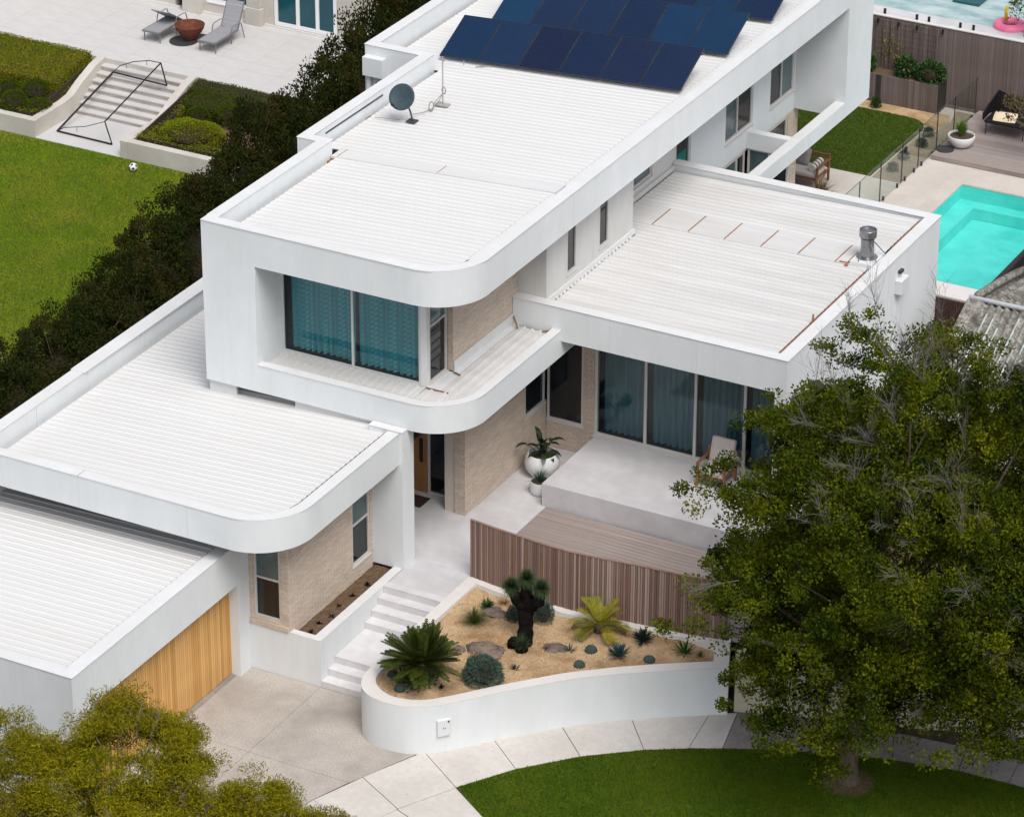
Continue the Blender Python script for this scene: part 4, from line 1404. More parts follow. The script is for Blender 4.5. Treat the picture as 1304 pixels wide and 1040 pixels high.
b.tube([(-2.32, 13.38, za + 0.05), (-2.32, 13.38, 9.54)], 0.016, 6)
b.build("mast", M['mast'], an)
b = MB()
b.box(-2.50, -2.16, 13.28, 13.48, za + 0.035, za + 0.065)
b.bar((-2.32, 13.38, za + 0.35), (-2.53, 13.3, za + 0.06), 0.02)
b.build("foot", M['mast'], an)
b = MB()
b.bar((-2.42, 13.38, 9.46), (-2.26, 13.38, 9.46), 0.03, 0.05)
b.bar((-2.32, 13.38, 9.47), (-1.05, 13.42, 9.50), 0.012, 0.012)
b.bar((-1.42, 13.40, 9.44), (-1.02, 13.42, 9.52), 0.03, 0.03)
b.bar((-1.75, 13.40, 9.43), (-1.75, 13.40, 9.54), 0.02, 0.02)
b.build("boom", M['mast'], an)
cb = MB()
lc = Vector((-2.42, 12.98, uz(-2.42) + 0.13))
cb.tube([lc + Vector((0.06 * math.cos(a), 0.03 * math.sin(a), 0.11 * math.sin(a))) for a in np.linspace(0, 2 * math.pi, 17)], 0.011, 5)
cb.tube([(-2.33, 13.36, za + 0.3), (-2.36, 13.2, za + 0.15), (-2.42, 12.98, za + 0.06), (-2.5, 12.7, za + 0.05), (-2.6, 12.4, za + 0.1)], 0.008, 5)
cb.tube([(-2.75, 12.05, za + 0.05), (-3.0, 12.0, za + 0.045), (-3.4, 11.95, za + 0.03)], 0.008, 5)
cb.tube([Vector((-2.30, 13.37, za + 0.42)) + Vector((0.05 * math.cos(a), 0.02, 0.09 * math.sin(a))) for a in np.linspace(0, 2 * math.pi, 13)], 0.012, 5)
tag(cb.build("roof_cable", M['browntwig']), "loose brown cable coiled between dish and antenna", "cable")

# ================================================================== PLANTS IN THE BED
S0 = 1.10


def thing(name, x, y, z, label, cat, group=None):
    return empty(name, (x, y, z), 0, label, cat, group)


def dirs(n, rr, lo, hi):
    out = []
    for k in range(n):
        a = k * 2.399963 + rr.uniform(-0.25, 0.25)
        e = R(rr.uniform(lo, hi))
        out.append(Vector((math.cos(a) * math.cos(e), math.sin(a) * math.cos(e), math.sin(e))))
    return out


def tuft(root, name, c, n, length, width, lo, hi, droop, m, seed, segs=3):
    rr = random.Random(seed)
    b = MB()
    for d in dirs(n, rr, lo, hi):
        b.ribbon(Vector(c) + Vector((d.x, d.y, 0)) * 0.02, d, length * rr.uniform(0.7, 1.15), width, droop * rr.uniform(0.5, 1.3), segs)
    return b.build(name, m, root)


def cycad(x, y, z, trunk_h, trunk_r, nfr, length, lo, hi, droop, m, label, seed, leaflet=0.13, lw=0.02):
    r0 = thing("cycad", x, y, z, label, "cycad")
    rr = random.Random(seed)
    b = MB()
    prof = [(trunk_r * 1.05, 0)]
    for k in range(9):
        prof += [(trunk_r * (0.95 + 0.1 * (k % 2)), trunk_h * (k + 0.5) / 9), (trunk_r * 0.88, trunk_h * (k + 1) / 9)]
    prof += [(trunk_r * 0.5, trunk_h * 1.05)]
    b.lathe(prof, (x, y, z), 14)
    b.build("trunk", M['bark'], r0)
    top = Vector((x, y, z + trunk_h))
    b = MB()
    rb = MB()
    for d in dirs(nfr, rr, lo, hi):
        L = length * rr.uniform(0.8, 1.12)
        p = top + Vector((d.x, d.y, 0)) * 0.05
        dd = d.copy()
        n = 22
        pts = [p.copy()]
        dr_ = droop * rr.uniform(0.6, 1.3)
        for i in range(n):
            dd = (dd + Vector((0, 0, -dr_ / n))).normalized()
            p = p + dd * (L / n)
            pts.append(p.copy())
            if i < 2:
                continue
            side = dd.cross(Vector((0, 0, 1)))
            side = side.normalized() if side.length > 1e-3 else Vector((1, 0, 0))
            upv = side.cross(dd)
            t = i / n
            ll = leaflet * (0.5 + 1.2 * t * (1 - t) * 2) * (1.0 if t < 0.85 else 0.6)
            for sg in (-1, 1):
                ld = (side * sg * 0.75 + dd * 0.65 + upv * 0.28).normalized()
                wv = ld.cross(upv).normalized() * lw
                q0 = p
                q1 = p + ld * ll * 0.5
                q2 = p + ld * ll + Vector((0, 0, -0.012))
                b.add([q0 - wv * 0.6, q0 + wv * 0.6, q1 + wv, q1 - wv, q2], [(0, 1, 2, 3), (3, 2, 4)])
        rb.tube(pts[::3] + [pts[-1]], 0.007, 4)
    b.build("fronds", m, r0)
    rb.build("frond_stalks", m, r0)
    return r0


cy = cycad(4.51, 0.21, S0, 0.42, 0.17, 84, 0.90, 6, 84, 0.35, M['cycad'], "large dark green cycad spreading stiff fronds beside the steps", 4, 0.15)
rr = np.random.default_rng(31)
P = rr.normal(size=(900, 3)) * np.array([0.20, 0.18, 0.11]) + np.array([4.42, 0.12, S0 + 0.14])
o = np_mesh("ground_cover", leaf_quads(P, 0.11, 0.05, rr), 4, M['shrubleaf'])
tag(o, "dark green leafy plant round the foot of the large cycad", "plant")
cycad(6.93, 3.84, S0, 0.16, 0.12, 22, 0.72, 15, 75, 1.2, M['ycycad'], "yellow green drooping cycad against the batten fence", 9, 0.17, 0.011)


def barrel(x, y, r, label):
    r0 = thing("barrel_cactus", x, y, S0, label, "cactus", "small round cacti in the sandy bed")
    b = MB()
    n = 48
    vs, fs = [], []
    for i in range(9):
        t = math.pi * (0.08 + 0.92 * i / 8) * 0.5
        for k in range(n):
            a = 2 * math.pi * k / n
            rad = r * math.sin(math.pi / 2 * (0.05 + 0.95 * i / 8)) * (1 + 0.09 * (1 if k % 4 < 2 else -1))
            vs.append((x + rad * math.cos(a), y + rad * math.sin(a), S0 + r * 1.05 * math.cos(math.pi / 2 * i / 8)))
    for i in range(8):
        for k in range(n):
            p, q_ = i * n + k, i * n + (k + 1) % n
            fs.append((p, p + n, q_ + n, q_))
    fs.append(tuple(range(n)))
    b.add(vs, fs)
    b.build("body", M['cactus'], r0)
    b = MB()
    rr_ = random.Random(int(x * 100))
    for d in dirs(90, rr_, 5, 88):
        p = Vector((x, y, S0)) + d * r * 1.03
        b.ribbon(p, d, 0.035, 0.005, 0.0, 1)
    b.build("spines", M['drygrass'], r0)


barrel(3.84, 0.09, 0.115, "small blue grey cactus left of the large cycad, by the coping")
barrel(4.26, -0.35, 0.12, "small blue grey cactus in the rounded tip of the bed")
barrel(8.44, 3.26, 0.13, "small blue grey cactus right of the blue agave")
barrel(7.13, 3.04, 0.13, "small blue grey cactus just left of the blue agave")
barrel(7.19, 2.37, 0.12, "small blue grey cactus nearest the front wall, middle of the bed")


def ball_shrub(name, x, y, z, rx, ry, rzz, n, L, W, m, label, cat, seed, group=None, core=True, squash=0.0, up=0.2, parent=None):
    r0 = parent or thing(name, x, y, z, label, cat, group)
    rg_ = np.random.default_rng(seed)
    d = unit(rg_.normal(size=(n, 3)))
    d[:, 2] = np.where(d[:, 2] < -0.5, -d[:, 2], d[:, 2])
    rad = 1 + 0.07 * np.sin(d[:, 0] * 6 + seed) * np.cos(d[:, 1] * 5 + d[:, 2] * 4)
    sh = rg_.uniform(0.84, 1.03, n) * rad
    P_ = d * sh[:, None] * np.array([rx, ry, rzz]) + np.array([x, y, z + rzz * 0.55])
    np_mesh("foliage", leaf_quads(P_, L, W, rg_, up=up, out=d, outw=1.3), 4, m, r0)
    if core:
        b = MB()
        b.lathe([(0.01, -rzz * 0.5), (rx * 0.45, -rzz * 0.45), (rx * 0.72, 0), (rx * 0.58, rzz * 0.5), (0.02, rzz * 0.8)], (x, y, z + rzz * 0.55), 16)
        b.build("shade_core", M['darkcore'], r0, smooth=True)  # added dark mass, painted shade inside the shrub
    return r0


ball_shrub("needle_shrub", 5.66, 0.82, S0, 0.45, 0.45, 0.36, 3600, 0.085, 0.014, M['blueleaf'], "dense round blue green shrub spilling onto the front coping", "shrub", 3)
# soft blue shrubs behind the grass tree
ball_shrub("needle_shrub", 5.06, 3.45, S0, 0.22, 0.22, 0.24, 900, 0.09, 0.014, M['blueleaf'], "small blue green shrub left of the black grass tree trunk", "shrub", 4)
ball_shrub("needle_shrub", 5.62, 3.68, S0, 0.24, 0.24, 0.30, 1000, 0.09, 0.014, M['blueleaf'], "small blue green shrub behind the black grass tree, by the fence", "shrub", 5)

# grass tree
gt = thing("grass_tree", 5.72, 2.6, S0, "black trunked grass tree with three green tufts and brown spikes", "grass tree")
b = MB()


def lump(b, pts, rs, seed):
    rr_ = random.Random(seed)
    P_, R_ = [], []
    for i in range(len(pts) - 1):
        a, c_ = Vector(pts[i]), Vector(pts[i + 1])
        for k in range(5):
            t = k / 5
            P_.append(a.lerp(c_, t) + Vector((rr_.uniform(-1, 1), rr_.uniform(-1, 1), 0)) * 0.015)
            R_.append((rs[i] * (1 - t) + rs[i + 1] * t) * rr_.uniform(0.9, 1.14))
    P_.append(Vector(pts[-1]))
    R_.append(rs[-1])
    b.tube(P_, R_, 11)


fork = (5.70, 2.72, 1.92)
lump(b, [(5.72, 2.6, 1.02), (5.73, 2.62, 1.4), fork], [0.20, 0.165, 0.18], 1)
lump(b, [fork, (5.42, 2.72, 2.16), (5.34, 2.72, 2.36)], [0.15, 0.14, 0.10], 2)
lump(b, [fork, (5.68, 2.76, 2.3), (5.67, 2.78, 2.62)], [0.15, 0.13, 0.10], 3)
lump(b, [fork, (5.98, 2.72, 2.2), (6.04, 2.74, 2.5)], [0.15, 0.14, 0.10], 4)
lump(b, [(5.56, 2.42, 1.04), (5.55, 2.41, 1.2), (5.57, 2.42, 1.3)], [0.13, 0.14, 0.07], 5)
lump(b, [(5.80, 2.32, 1.04), (5.80, 2.31, 1.22), (5.80, 2.32, 1.3)], [0.13, 0.14, 0.06], 6)
b.build("trunk", M['burnt'], gt, smooth=True)
M['gtleaf'] = mat("grass tree needles", (0.030, 0.062, 0.022), (0.05, 0.085, 0.03), 4, rough=0.7, island=(0.055, 0.09, 0.03))
for k, c_ in enumerate(((5.32, 2.72, 2.38), (5.67, 2.78, 2.64), (6.05, 2.74, 2.52))):
    tuft(gt, "leaf_tuft", c_, 1300, 0.245, 0.010, -65, 89, 0.05, M['gtleaf'], 40 + k, 2)
tuft(gt, "leaf_tuft", (5.80, 2.34, 1.28), 160, 0.26, 0.008, -10, 85, 0.3, M['gtleaf'], 47, 2)
for (p0, hh) in (((5.30, 2.74, 2.4), 0.95), ((5.62, 2.80, 2.7), 0.75), ((6.02, 2.76, 2.55), 0.85)):
    b = MB()
    b.tube([p0, (p0[0] + 0.02, p0[1], p0[2] + hh * 0.5), (p0[0] + 0.01, p0[1] + 0.02, p0[2] + hh)], [0.018, 0.020, 0.012], 6)
    b.build("flower_spike", M['spear'], gt)


def rosette(x, y, n, L, W, m, label, seed):
    r0 = thing("agave", x, y, S0, label, "agave")
    rr_ = random.Random(seed)
    b = MB()
    for i, d in enumerate(dirs(n, rr_, 8, 85)):
        b.ribbon(Vector((x, y, S0 + 0.04)), d, L * rr_.uniform(0.85, 1.1), W, -0.15, 4, fold=0.25)
    o_ = b.build("leaves", m, r0)
    s__ = o_.modifiers.new("thick", 'SOLIDIFY')
    s__.thickness = 0.008
    return r0


rosette(7.81, 3.06, 62, 0.33, 0.07, M['agave'], "blue agave rosette in the right half of the bed", 1)
rosette(7.98, 3.88, 62, 0.32, 0.06, M['darkagave'], "near black spiky rosette close to the batten fence", 2)
g0 = thing("grass_tuft", 4.33, 2.86, S0, "round olive green grass tuft left of the grass tree", "grass tuft")
tuft(g0, "blades", (4.33, 2.86, S0), 360, 0.42, 0.010, 25, 88, 0.55, M['grassgreen'], 5)
g0 = thing("leafy_plant", 4.24, 3.62, S0, "small bright green leafy plant near the top corner of the bed", "plant")
tuft(g0, "leaves", (4.24, 3.62, S0), 46, 0.22, 0.055, 15, 80, 0.8, M['shrubleaf'], 6)
g0 = thing("dry_grass", 4.50, 3.92, S0, "low dry brown grass tuft near the fence", "grass tuft")
tuft(g0, "blades", (4.50, 3.92, S0), 160, 0.22, 0.008, 10, 75, 0.7, M['drygrass'], 7)
for (x, y, lab, L, m, sd) in ((5.02, 0.13, "tiny dark sprout in the sand right of the large cycad", 0.10, M['burnt'], 8), (6.73, 2.8, "small grey green sprout in the middle of the bed", 0.2, M['blueleaf'], 9),
                              (6.04, 1.55, "small dark sprout behind the front wall, right of the round shrub", 0.17, M['darkagave'], 10), (9.0, 3.9, "upright green plant at the right end of the bed", 0.36, M['shrubleaf'], 11),
                              (9.32, 3.97, "low green plant in the right corner of the bed", 0.18, M['grassgreen'], 12), (5.03, 1.55, "small brown green sprout at the foot of the big rock", 0.20, M['drygrass'], 13), (6.26, 2.62, "short brown sprout right of the grass tree", 0.13, M['spear'], 14)):
    g0 = thing("small_plant", x, y, S0, lab, "plant")
    tuft(g0, "leaves", (x, y, S0), 34, L, 0.02 if sd != 11 else 0.05, 30, 88, 0.4, m, sd)


def rock(x, y, sx, sy, sz, label, seed):
    rg_ = np.random.default_rng(seed)
    b = MB()
    n, k_ = 14, 9
    vs, fs = [], []
    for i in range(k_ + 1):
        t = math.pi * i / k_
        for k in range(n):
            a = 2 * math.pi * k / n
            d = np.array([math.sin(t) * math.cos(a), math.sin(t) * math.sin(a), math.cos(t)])
            w_ = 1 + 0.22 * math.sin(d[0] * 5 + seed) * math.cos(d[1] * 4 - d[2] * 3) + rg_.uniform(-0.16, 0.16)
            vs.append((x + d[0] * sx * w_, y + d[1] * sy * w_, S0 - 0.01 + d[2] * sz * w_))
    for i in range(k_):
        for k in range(n):
            p, q_ = i * n + k, i * n + (k + 1) % n
            fs.append((p, p + n, q_ + n, q_))
    b.add(vs, fs)
    return tag(b.build("rock", M['rock'], smooth=True, autosmooth=25), label, "rock", "rocks in the sandy bed")


rock(5.10, 1.95, 0.40, 0.30, 0.15, "largest purple brown rock, behind the round blue green shrub", 1)
rock(4.55, 3.42, 0.30, 0.22, 0.12, "brown rock between the green tuft and the grass tree", 2)
rock(4.55, 1.72, 0.16, 0.12, 0.07, "low brown rock right of the large cycad", 3)
rock(4.88, 3.35, 0.14, 0.12, 0.07, "small rock just left of the grass tree", 4)
rock(6.42, 2.75, 0.30, 0.22, 0.08, "flat sandy rock in the middle of the bed", 5)
rock(5.22, 0.98, 0.08, 0.07, 0.06, "small pale stone at the edge of the round shrub", 6)
# tiny sprigs in the narrow planter
for k, (x, y) in enumerate(((1.33, 0.85), (1.3, 1.25), (1.36, 1.65), (1.3, 2.1), (1.33, 2.65), (1.36, 3.25))):
    g0 = thing("seedling", x, y, 1.05, ["dark seedling at the street end of the narrow planter", "second dark seedling from the street end of the narrow planter", "third dark seedling from the street end of the narrow planter", "fourth dark seedling from the street end of the narrow planter", "fifth dark seedling from the street end of the narrow planter", "dark seedling nearest the pillar in the narrow planter"][k], "seedling", "seedlings in the narrow planter")
    tuft(g0, "leaves", (x, y, 1.05), 22, 0.09, 0.03, 10, 85, 0.5, M['burnt'], 60 + k, 2)


# ================================================================== TERRACE THINGS
def pot(name, x, y, z, prof, label, soil_r, soil_z, m=None):
    r0 = thing(name, x, y, z, label, "pot")
    b = MB()
    b.lathe(prof, (x, y, z), 32)
    b.build("bowl", m or M['white'], r0, smooth=True, autosmooth=50)
    b = MB()
    b.lathe([(soil_r, 0), (soil_r, 0.01), (0.001, 0.015)], (x, y, z + soil_z), 24)
    b.build("soil", M['earth'], r0)
    return r0


bp = pot("planter_pot", 2.50, 9.52, 1.18, [(0.0, 0), (0.20, 0), (0.30, 0.06), (0.40, 0.22), (0.425, 0.36), (0.40, 0.50), (0.345, 0.60), (0.325, 0.60), (0.36, 0.50), (0.36, 0.46), (0.0, 0.46)], "big round white pot by the dark corner window", 0.36, 0.462)
lp = thing("broad_leaf_plant", 2.50, 9.52, 1.64, "dark broad leaved plant with arching leaves in the big white pot", "plant")
rr_ = random.Random(5)
b = MB()
for i, d in enumerate(dirs(17, rr_, 40, 85)):
    base = Vector((2.50, 9.52, 1.64))
    L = rr_.uniform(0.15, 0.55)
    mid = base + d * L
    b.tube([base, base + d * L * 0.6 + Vector((0, 0, 0.03)), mid], 0.010, 4)
    dl = (Vector((d.x, d.y, 0)) * 1.2 + Vector((0, 0, d.z * 0.5))).normalized()
    b.ribbon(mid, dl, rr_.uniform(0.30, 0.44), 0.18, 1.4, 6, fold=0.12, taper=1.0)
b.build("leaves", M['darkagave'] if False else mat("dark broad leaf", (0.010, 0.026, 0.008), (0.018, 0.04, 0.012), 3, rough=0.4, spec=0.4), lp, smooth=True)
pot("planter_pot", 2.88, 8.72, 1.18, [(0.0, 0), (0.20, 0), (0.235, 0.03), (0.25, 0.12), (0.25, 0.34), (0.235, 0.34), (0.23, 0.28), (0.0, 0.28)], "small white pot beside the concrete platform", 0.23, 0.282)
g0 = thing("spiky_grass", 2.88, 8.72, 1.46, "grey green spiky grass in the small white pot", "plant")
tuft(g0, "blades", (2.88, 8.72, 1.46), 130, 0.36, 0.016, 20, 88, 0.5, M['blueleaf'], 12)
dm = MB()
dm.box(-0.15, 0.75, 6.72, 7.22, 1.182, 1.197)
tag(dm.build("doormat", M['doormat']), "dark red doormat before the front door", "doormat")

# armchair on the platform
ch = thing("armchair", 6.75, 10.15, 1.78, "timber armchair with pale pinkish cushions on the platform", "chair")
for (x, y) in ((6.42, 9.82), (7.10, 9.82), (6.42, 10.45), (7.10, 10.45)):
    B("leg", M['teak'], ch, (x - 0.025, x + 0.025, y - 0.025, y + 0.025, 1.782, 2.36 if y < 10 else 2.56))
for x in (6.42, 7.10):
    B("arm", M['teak'], ch, (x - 0.035, x + 0.035, 9.79, 10.5, 2.362, 2.39))
B("seat_frame", M['teak'], ch, (6.446, 7.074, 9.80, 9.84, 2.02, 2.10), (6.446, 7.074, 9.84, 10.45, 2.04, 2.09))
B("seat_cushion", M['cushion'], ch, (6.455, 7.065, 9.79, 10.40, 2.095, 2.24), bevel=0.04)
b = MB()
b.obox((6.76, 10.46, 2.50), (0.30, 0, 0), (0, 0.065, -0.022), (0, 0.09, 0.28))
b.build("back_cushion", M['cushion'], ch, bevel=0.04)

# ================================================================== REAR GARDEN
RY = 1.2
q = MB()
q.box(-6, 4.78, 18.17, 35.2, 0.2, RY - 0.015)
q.box(4.78, 8.05, 30.27, 35.2, 0.2, RY - 0.015)
q.box(4.78, 8.2, 23.19, 23.9, 0.2, RY - 0.015)
q.box(4.78, 4.80, 23.19, 30.3, 0.2, RY - 0.015)
tag(q.build("rear_paving", M['coping']), "pale stone paving round the pool", kind="structure")
rl = [(-4, 29.48), (2.38, 29.48), (2.42, 33.2), (2.30, 33.6), (1.98, 33.86), (1.5, 33.93), (-4, 33.93)]
q = MB()
q.prism(rl, RY - 0.02, RY + 0.004)
tag(q.build("rear_lawn", M['lawnbase']), "ground of the clipped rear lawn", kind="structure")
grass("rear_lawn_grass", rl, RY, 2400, 0.04, M['turf'], "short dark green lawn beside the glass pool fence", np.random.default_rng(4), wid=0.012)
q = MB()
q.prism([(-3, 33.95), (1.5, 33.95), (2.0, 33.88), (2.33, 33.61), (2.45, 33.2), (2.75, 33.2), (2.9, 34.1), (2.7, 34.6), (-3, 34.6)], RY - 0.03, RY + 0.002)
tag(q.build("sand_strip", M['sand']), "sandy strip in front of the timber planter", kind="structure")
q = MB()
q.prism([(2.45, 29.45), (3.30, 29.45), (3.30, 35.0), (2.75, 35.0), (2.9, 34.1), (2.75, 33.2), (2.45, 33.2)], RY - 0.03, RY + 0.0015)
tag(q.build("gravel_bed", M['gravel']), "dry gravel bed behind the glass fence", kind="structure")
for k, (x, y, lab) in enumerate(((2.75, 31.0, "small grey green shrub in the gravel bed, nearest the paving"), (2.85, 32.1, "small grey green shrub in the gravel bed, middle one"), (2.72, 32.9, "small grey green shrub in the gravel bed by the deck"), (2.8, 30.1, "low green shrub at the pool end of the gravel bed"))):
    ball_shrub("gravel_shrub", x, y, RY, 0.17, 0.17, 0.17, 420, 0.07, 0.02, M['blueleaf'], lab, "shrub", 70 + k, "shrubs in the gravel bed")
ball_shrub("gravel_shrub", 0.55, 34.15, RY, 0.16, 0.16, 0.22, 350, 0.08, 0.03, M['shrubleaf'], "small dark bush on the sandy strip by the planter", "shrub", 78)

# timber planter with shrubs
pb_ = thing("timber_planter", 1.0, 34.8, RY, "long planter box of grey vertical battens against the rear fence", "planter")
B("liner", M['gap'], pb_, (-2.5, 2.30, 34.56, 35.15, RY, 2.02))
x = -2.5
i = 0
b00 = None
while x < 2.28:
    if b00 is None:
        b = MB()
        b.box(0, 0.058, -0.03, 0, 0, 0.88)
        o = b00 = b.build("batten", M['greybatten'])
        o.parent = pb_
    else:
        o = b00.copy()
        COL.objects.link(o)
    o.location = (x - 1.0, 34.558 - 34.8 + random.uniform(-0.004, 0.002), 0.0)
    x += 0.066
B("end_board", M['gap'], pb_, (2.302, 2.33, 34.53, 35.15, RY, 2.10))
B("soil", M['soil'], pb_, (-2.48, 2.28, 34.6, 35.12, 2.022, 2.04))
B("pipe_cover", M['darkgrey'], pb_, (0.38, 0.52, 34.50, 34.527, RY, 2.08))
for k, (x, y, rx, rz2, n, lab) in enumerate(((1.95, 34.82, 0.46, 0.42, 1300, "dense dark green shrub at the right end of the timber planter"), (1.15, 34.85, 0.30, 0.42, 700, "upright green shrub, middle of the timber planter"), (-0.05, 34.8, 0.26, 0.36, 500, "dark green shrub in the planter beside the white wall"))):
    ball_shrub("planter_shrub", x, y, 2.04, rx, min(rx, 0.30), rz2, n, 0.12, 0.06, M['shrubleaf'], lab, "shrub", 80 + k, "shrubs in the timber planter")

# rear fence of narrow battens
rf = thing("boundary_fence", 3.0, 35.2, RY, "tall grey brown batten fence along the rear boundary", "fence")
B("rail", M['gap'], rf, (-3, 9.2, 35.20, 35.24, RY, 3.60))
x = -1.6
b00 = None
while x < 6.6:
    if b00 is None:
        b = MB()
        b.box(0, 0.040, -0.03, 0, 0, 2.42)
        o = b00 = b.build("batten", M['greybatten'])
        o.parent = rf
    else:
        o = b00.copy()
        COL.objects.link(o)
    o.location = (x - 3.0, 35.198 - 35.2 + random.uniform(-0.004, 0.003), random.uniform(-0.004, 0.004))
    x += 0.0485
B("cap", M['copingwhite'], rf, (-3, 9.2, 35.15, 35.29, 3.64, 3.67))
tr_ = thing("wire_trellis", 1.2, 35.1, 2.2, "thin dark wire trellis mesh with black clips on the rear fence", "trellis")
b = MB()
for k in range(9):
    b.tube([(0.0 + k * 0.24, 35.13, 2.15), (0.0 + k * 0.24, 35.13, 3.52)], 0.004, 3)
for k in range(9):
    b.tube([(0.0, 35.13, 2.15 + k * 0.17), (1.95, 35.13, 2.15 + k * 0.17)], 0.004, 3)
b.build("wires", M['black'], tr_)
for (x, z) in ((0.08, 3.5), (0.72, 3.5), (1.30, 3.5), (2.1, 3.52), (0.72, 2.35), (1.32, 2.35)):
    B("clip", M['black'], tr_, (x, x + 0.035, 35.09, 35.15, z - 0.07, z + 0.07))
vine = thing("climbing_vine", 0.5, 35.05, 2.05, "sparse yellow green vine on the wire trellis", "vine")
rg_ = np.random.default_rng(90)
P = np.concatenate([rg_.normal(size=(26, 3)) * [0.10, 0.02, 0.18] + [c0_, 35.08, z0_] for (c0_, z0_) in ((0.35, 2.7), (0.6, 2.9), (0.7, 2.4), (0.95, 2.45))])
np_mesh("leaves", leaf_quads(P, 0.09, 0.05, rg_), 4, M['gumleaf'], vine)
b = MB()
b.tube([(0.45, 35.08, 2.04), (0.4, 35.08, 2.5), (0.55, 35.08, 2.95)], 0.008, 4)
b.build("stem", M['browntwig'], vine)

# glass pool fence
for k, (y0, y1) in enumerate(((24.9, 26.33), (26.37, 27.80), (27.84, 29.34), (29.38, 30.55), (30.59, 31.9), (31.94, 33.2), (33.24, 34.9))):
    g0 = thing("glass_panel", 3.36, (y0 + y1) / 2, RY, ["clear glass fence panel half hidden behind the right wing roof", "clear glass fence panel just behind the right wing parapet", "clear glass fence panel at the near corner of the lawn", "clear glass fence panel halfway along the lawn", "clear glass fence panel beside the deck edge", "clear glass fence panel behind the white bowl pot", "clear glass fence panel touching the rear fence"][k], "glass fence", "glass pool fence panels")
    B("pane", M['fenceglass'], g0, (3.354, 3.366, y0 + 0.008, y1 - 0.008, RY + 0.04, RY + 1.24))
    for yy in (y0, y1 - 0.008):
        B("edge", M['darkframe'], g0, (3.353, 3.367, yy, yy + 0.008, RY + 0.04, RY + 1.24))
    B("edge", M['greyglass'], g0, (3.353, 3.367, y0 + 0.008, y1 - 0.008, RY + 1.2405, RY + 1.25))
    for yy in (y0 + 0.25, y1 - 0.25):
        B("spigot", M['darkgrey'], g0, (3.335, 3.385, yy - 0.025, yy + 0.025, RY, RY + 0.12))
B("gate_latch", M['black'], bpy.data.objects["glass_panel.003"], (3.34, 3.40, 29.5, 29.62, RY + 0.9, RY + 1.05))

# pool
q = MB()
PX0, PX1, PY0, PY1 = 4.84, 8.02, 23.97, 30.22
q.add([(PX0, PY0, RY - 0.03), (PX1, PY0, RY - 0.03), (PX1, PY1, RY - 0.03), (PX0, PY1, RY - 0.03), (PX0, PY0, 0.40), (PX1, PY0, 0.40), (PX1, PY1, 0.40), (PX0, PY1, 0.40)],
      [(4, 5, 6, 7), (0, 4, 7, 3), (1, 2, 6, 5), (0, 1, 5, 4), (3, 7, 6, 2)])
q.box(PX0 + 0.001, PX0 + 0.55, PY0 + 1.2, PY1 - 0.001, 0.41, 0.74)
q.box(PX0 + 0.55, PX1 - 0.001, PY1 - 0.45, PY1 - 0.001, 0.41, 0.74)
q.box(PX0 + 0.001, PX1 - 0.001, PY0 + 0.001, PY0 + 1.0, 0.41, 0.55)
pool = tag(q.build("pool_shell", M['pooltile']), "turquoise swimming pool shell with bench ledges", kind="structure")
q = MB()
q.add([(PX0, PY0, RY - 0.12), (PX1, PY0, RY - 0.12), (PX1, PY1, RY - 0.12), (PX0, PY1, RY - 0.12)], [(0, 1, 2, 3)])
tag(q.build("pool_water", M['water']), "clear turquoise pool water", kind="structure")
pc = thing("pool_coping", 6.4, 27, RY, "pale stone coping slabs round the turquoise pool", "coping")
for (x0, x1, y0, y1, m) in ((4.40, 4.86, 23.2, 30.65, 'coping'), (4.862, 8.1, 30.20, 30.65, 'coping'), (4.862, 8.2, 23.2, 23.98, 'copingwhite')):
    if y1 - y0 > x1 - x0:
        y = y0
        while y < y1 - 0.1:
            B("slab", M[m], pc, (x0, x1, y, min(y + 0.92, y1) - 0.006, RY - 0.04, RY + 0.006))
            y += 0.92
    else:
        x = x0
        while x < x1 - 0.1:
            B("slab", M[m], pc, (x, min(x + 1.1, x1) - 0.006, y0, y1, RY - 0.04, RY + 0.006))
            x += 1.1
# dark boundary screen along the pool's far side, batten wall at its end
ds = thing("dark_screen", 8.25, 27, RY, "black steel and timber screen along the right side of the pool", "screen")
B("beam", M['darkframe'], ds, (8.06, 8.2, 23.3, 34.5, 1.0, 1.36))
B("rail", M['darkgrey'], ds, (8.32, 8.36, 23.6, 34.5, 1.5, 1.55))
B("panel", M['black'], ds, (8.4, 8.46, 23.6, 34.5, 0.2, 1.7))
bwall = thing("batten_wall", 7.4, 23.15, 0.2, "dark brown batten wall under the white pool edge", "wall")
B("backing", M['gap'], bwall, (6.2, 8.4, 23.16, 23.185, 0.0, 1.15))
x = 6.3
b00 = None
while x < 8.4:
    if b00 is None:
        b = MB()
        b.box(0, 0.04, -0.03, 0, 0, 1.12)
        o = b00 = b.build("batten", M['darkbatten'])
        o.parent = bwall
    else:
        o = b00.copy()
        COL.objects.link(o)
    o.location = (x - 7.4, 0.005 + random.uniform(-0.004, 0.002), -0.16)
    x += 0.052

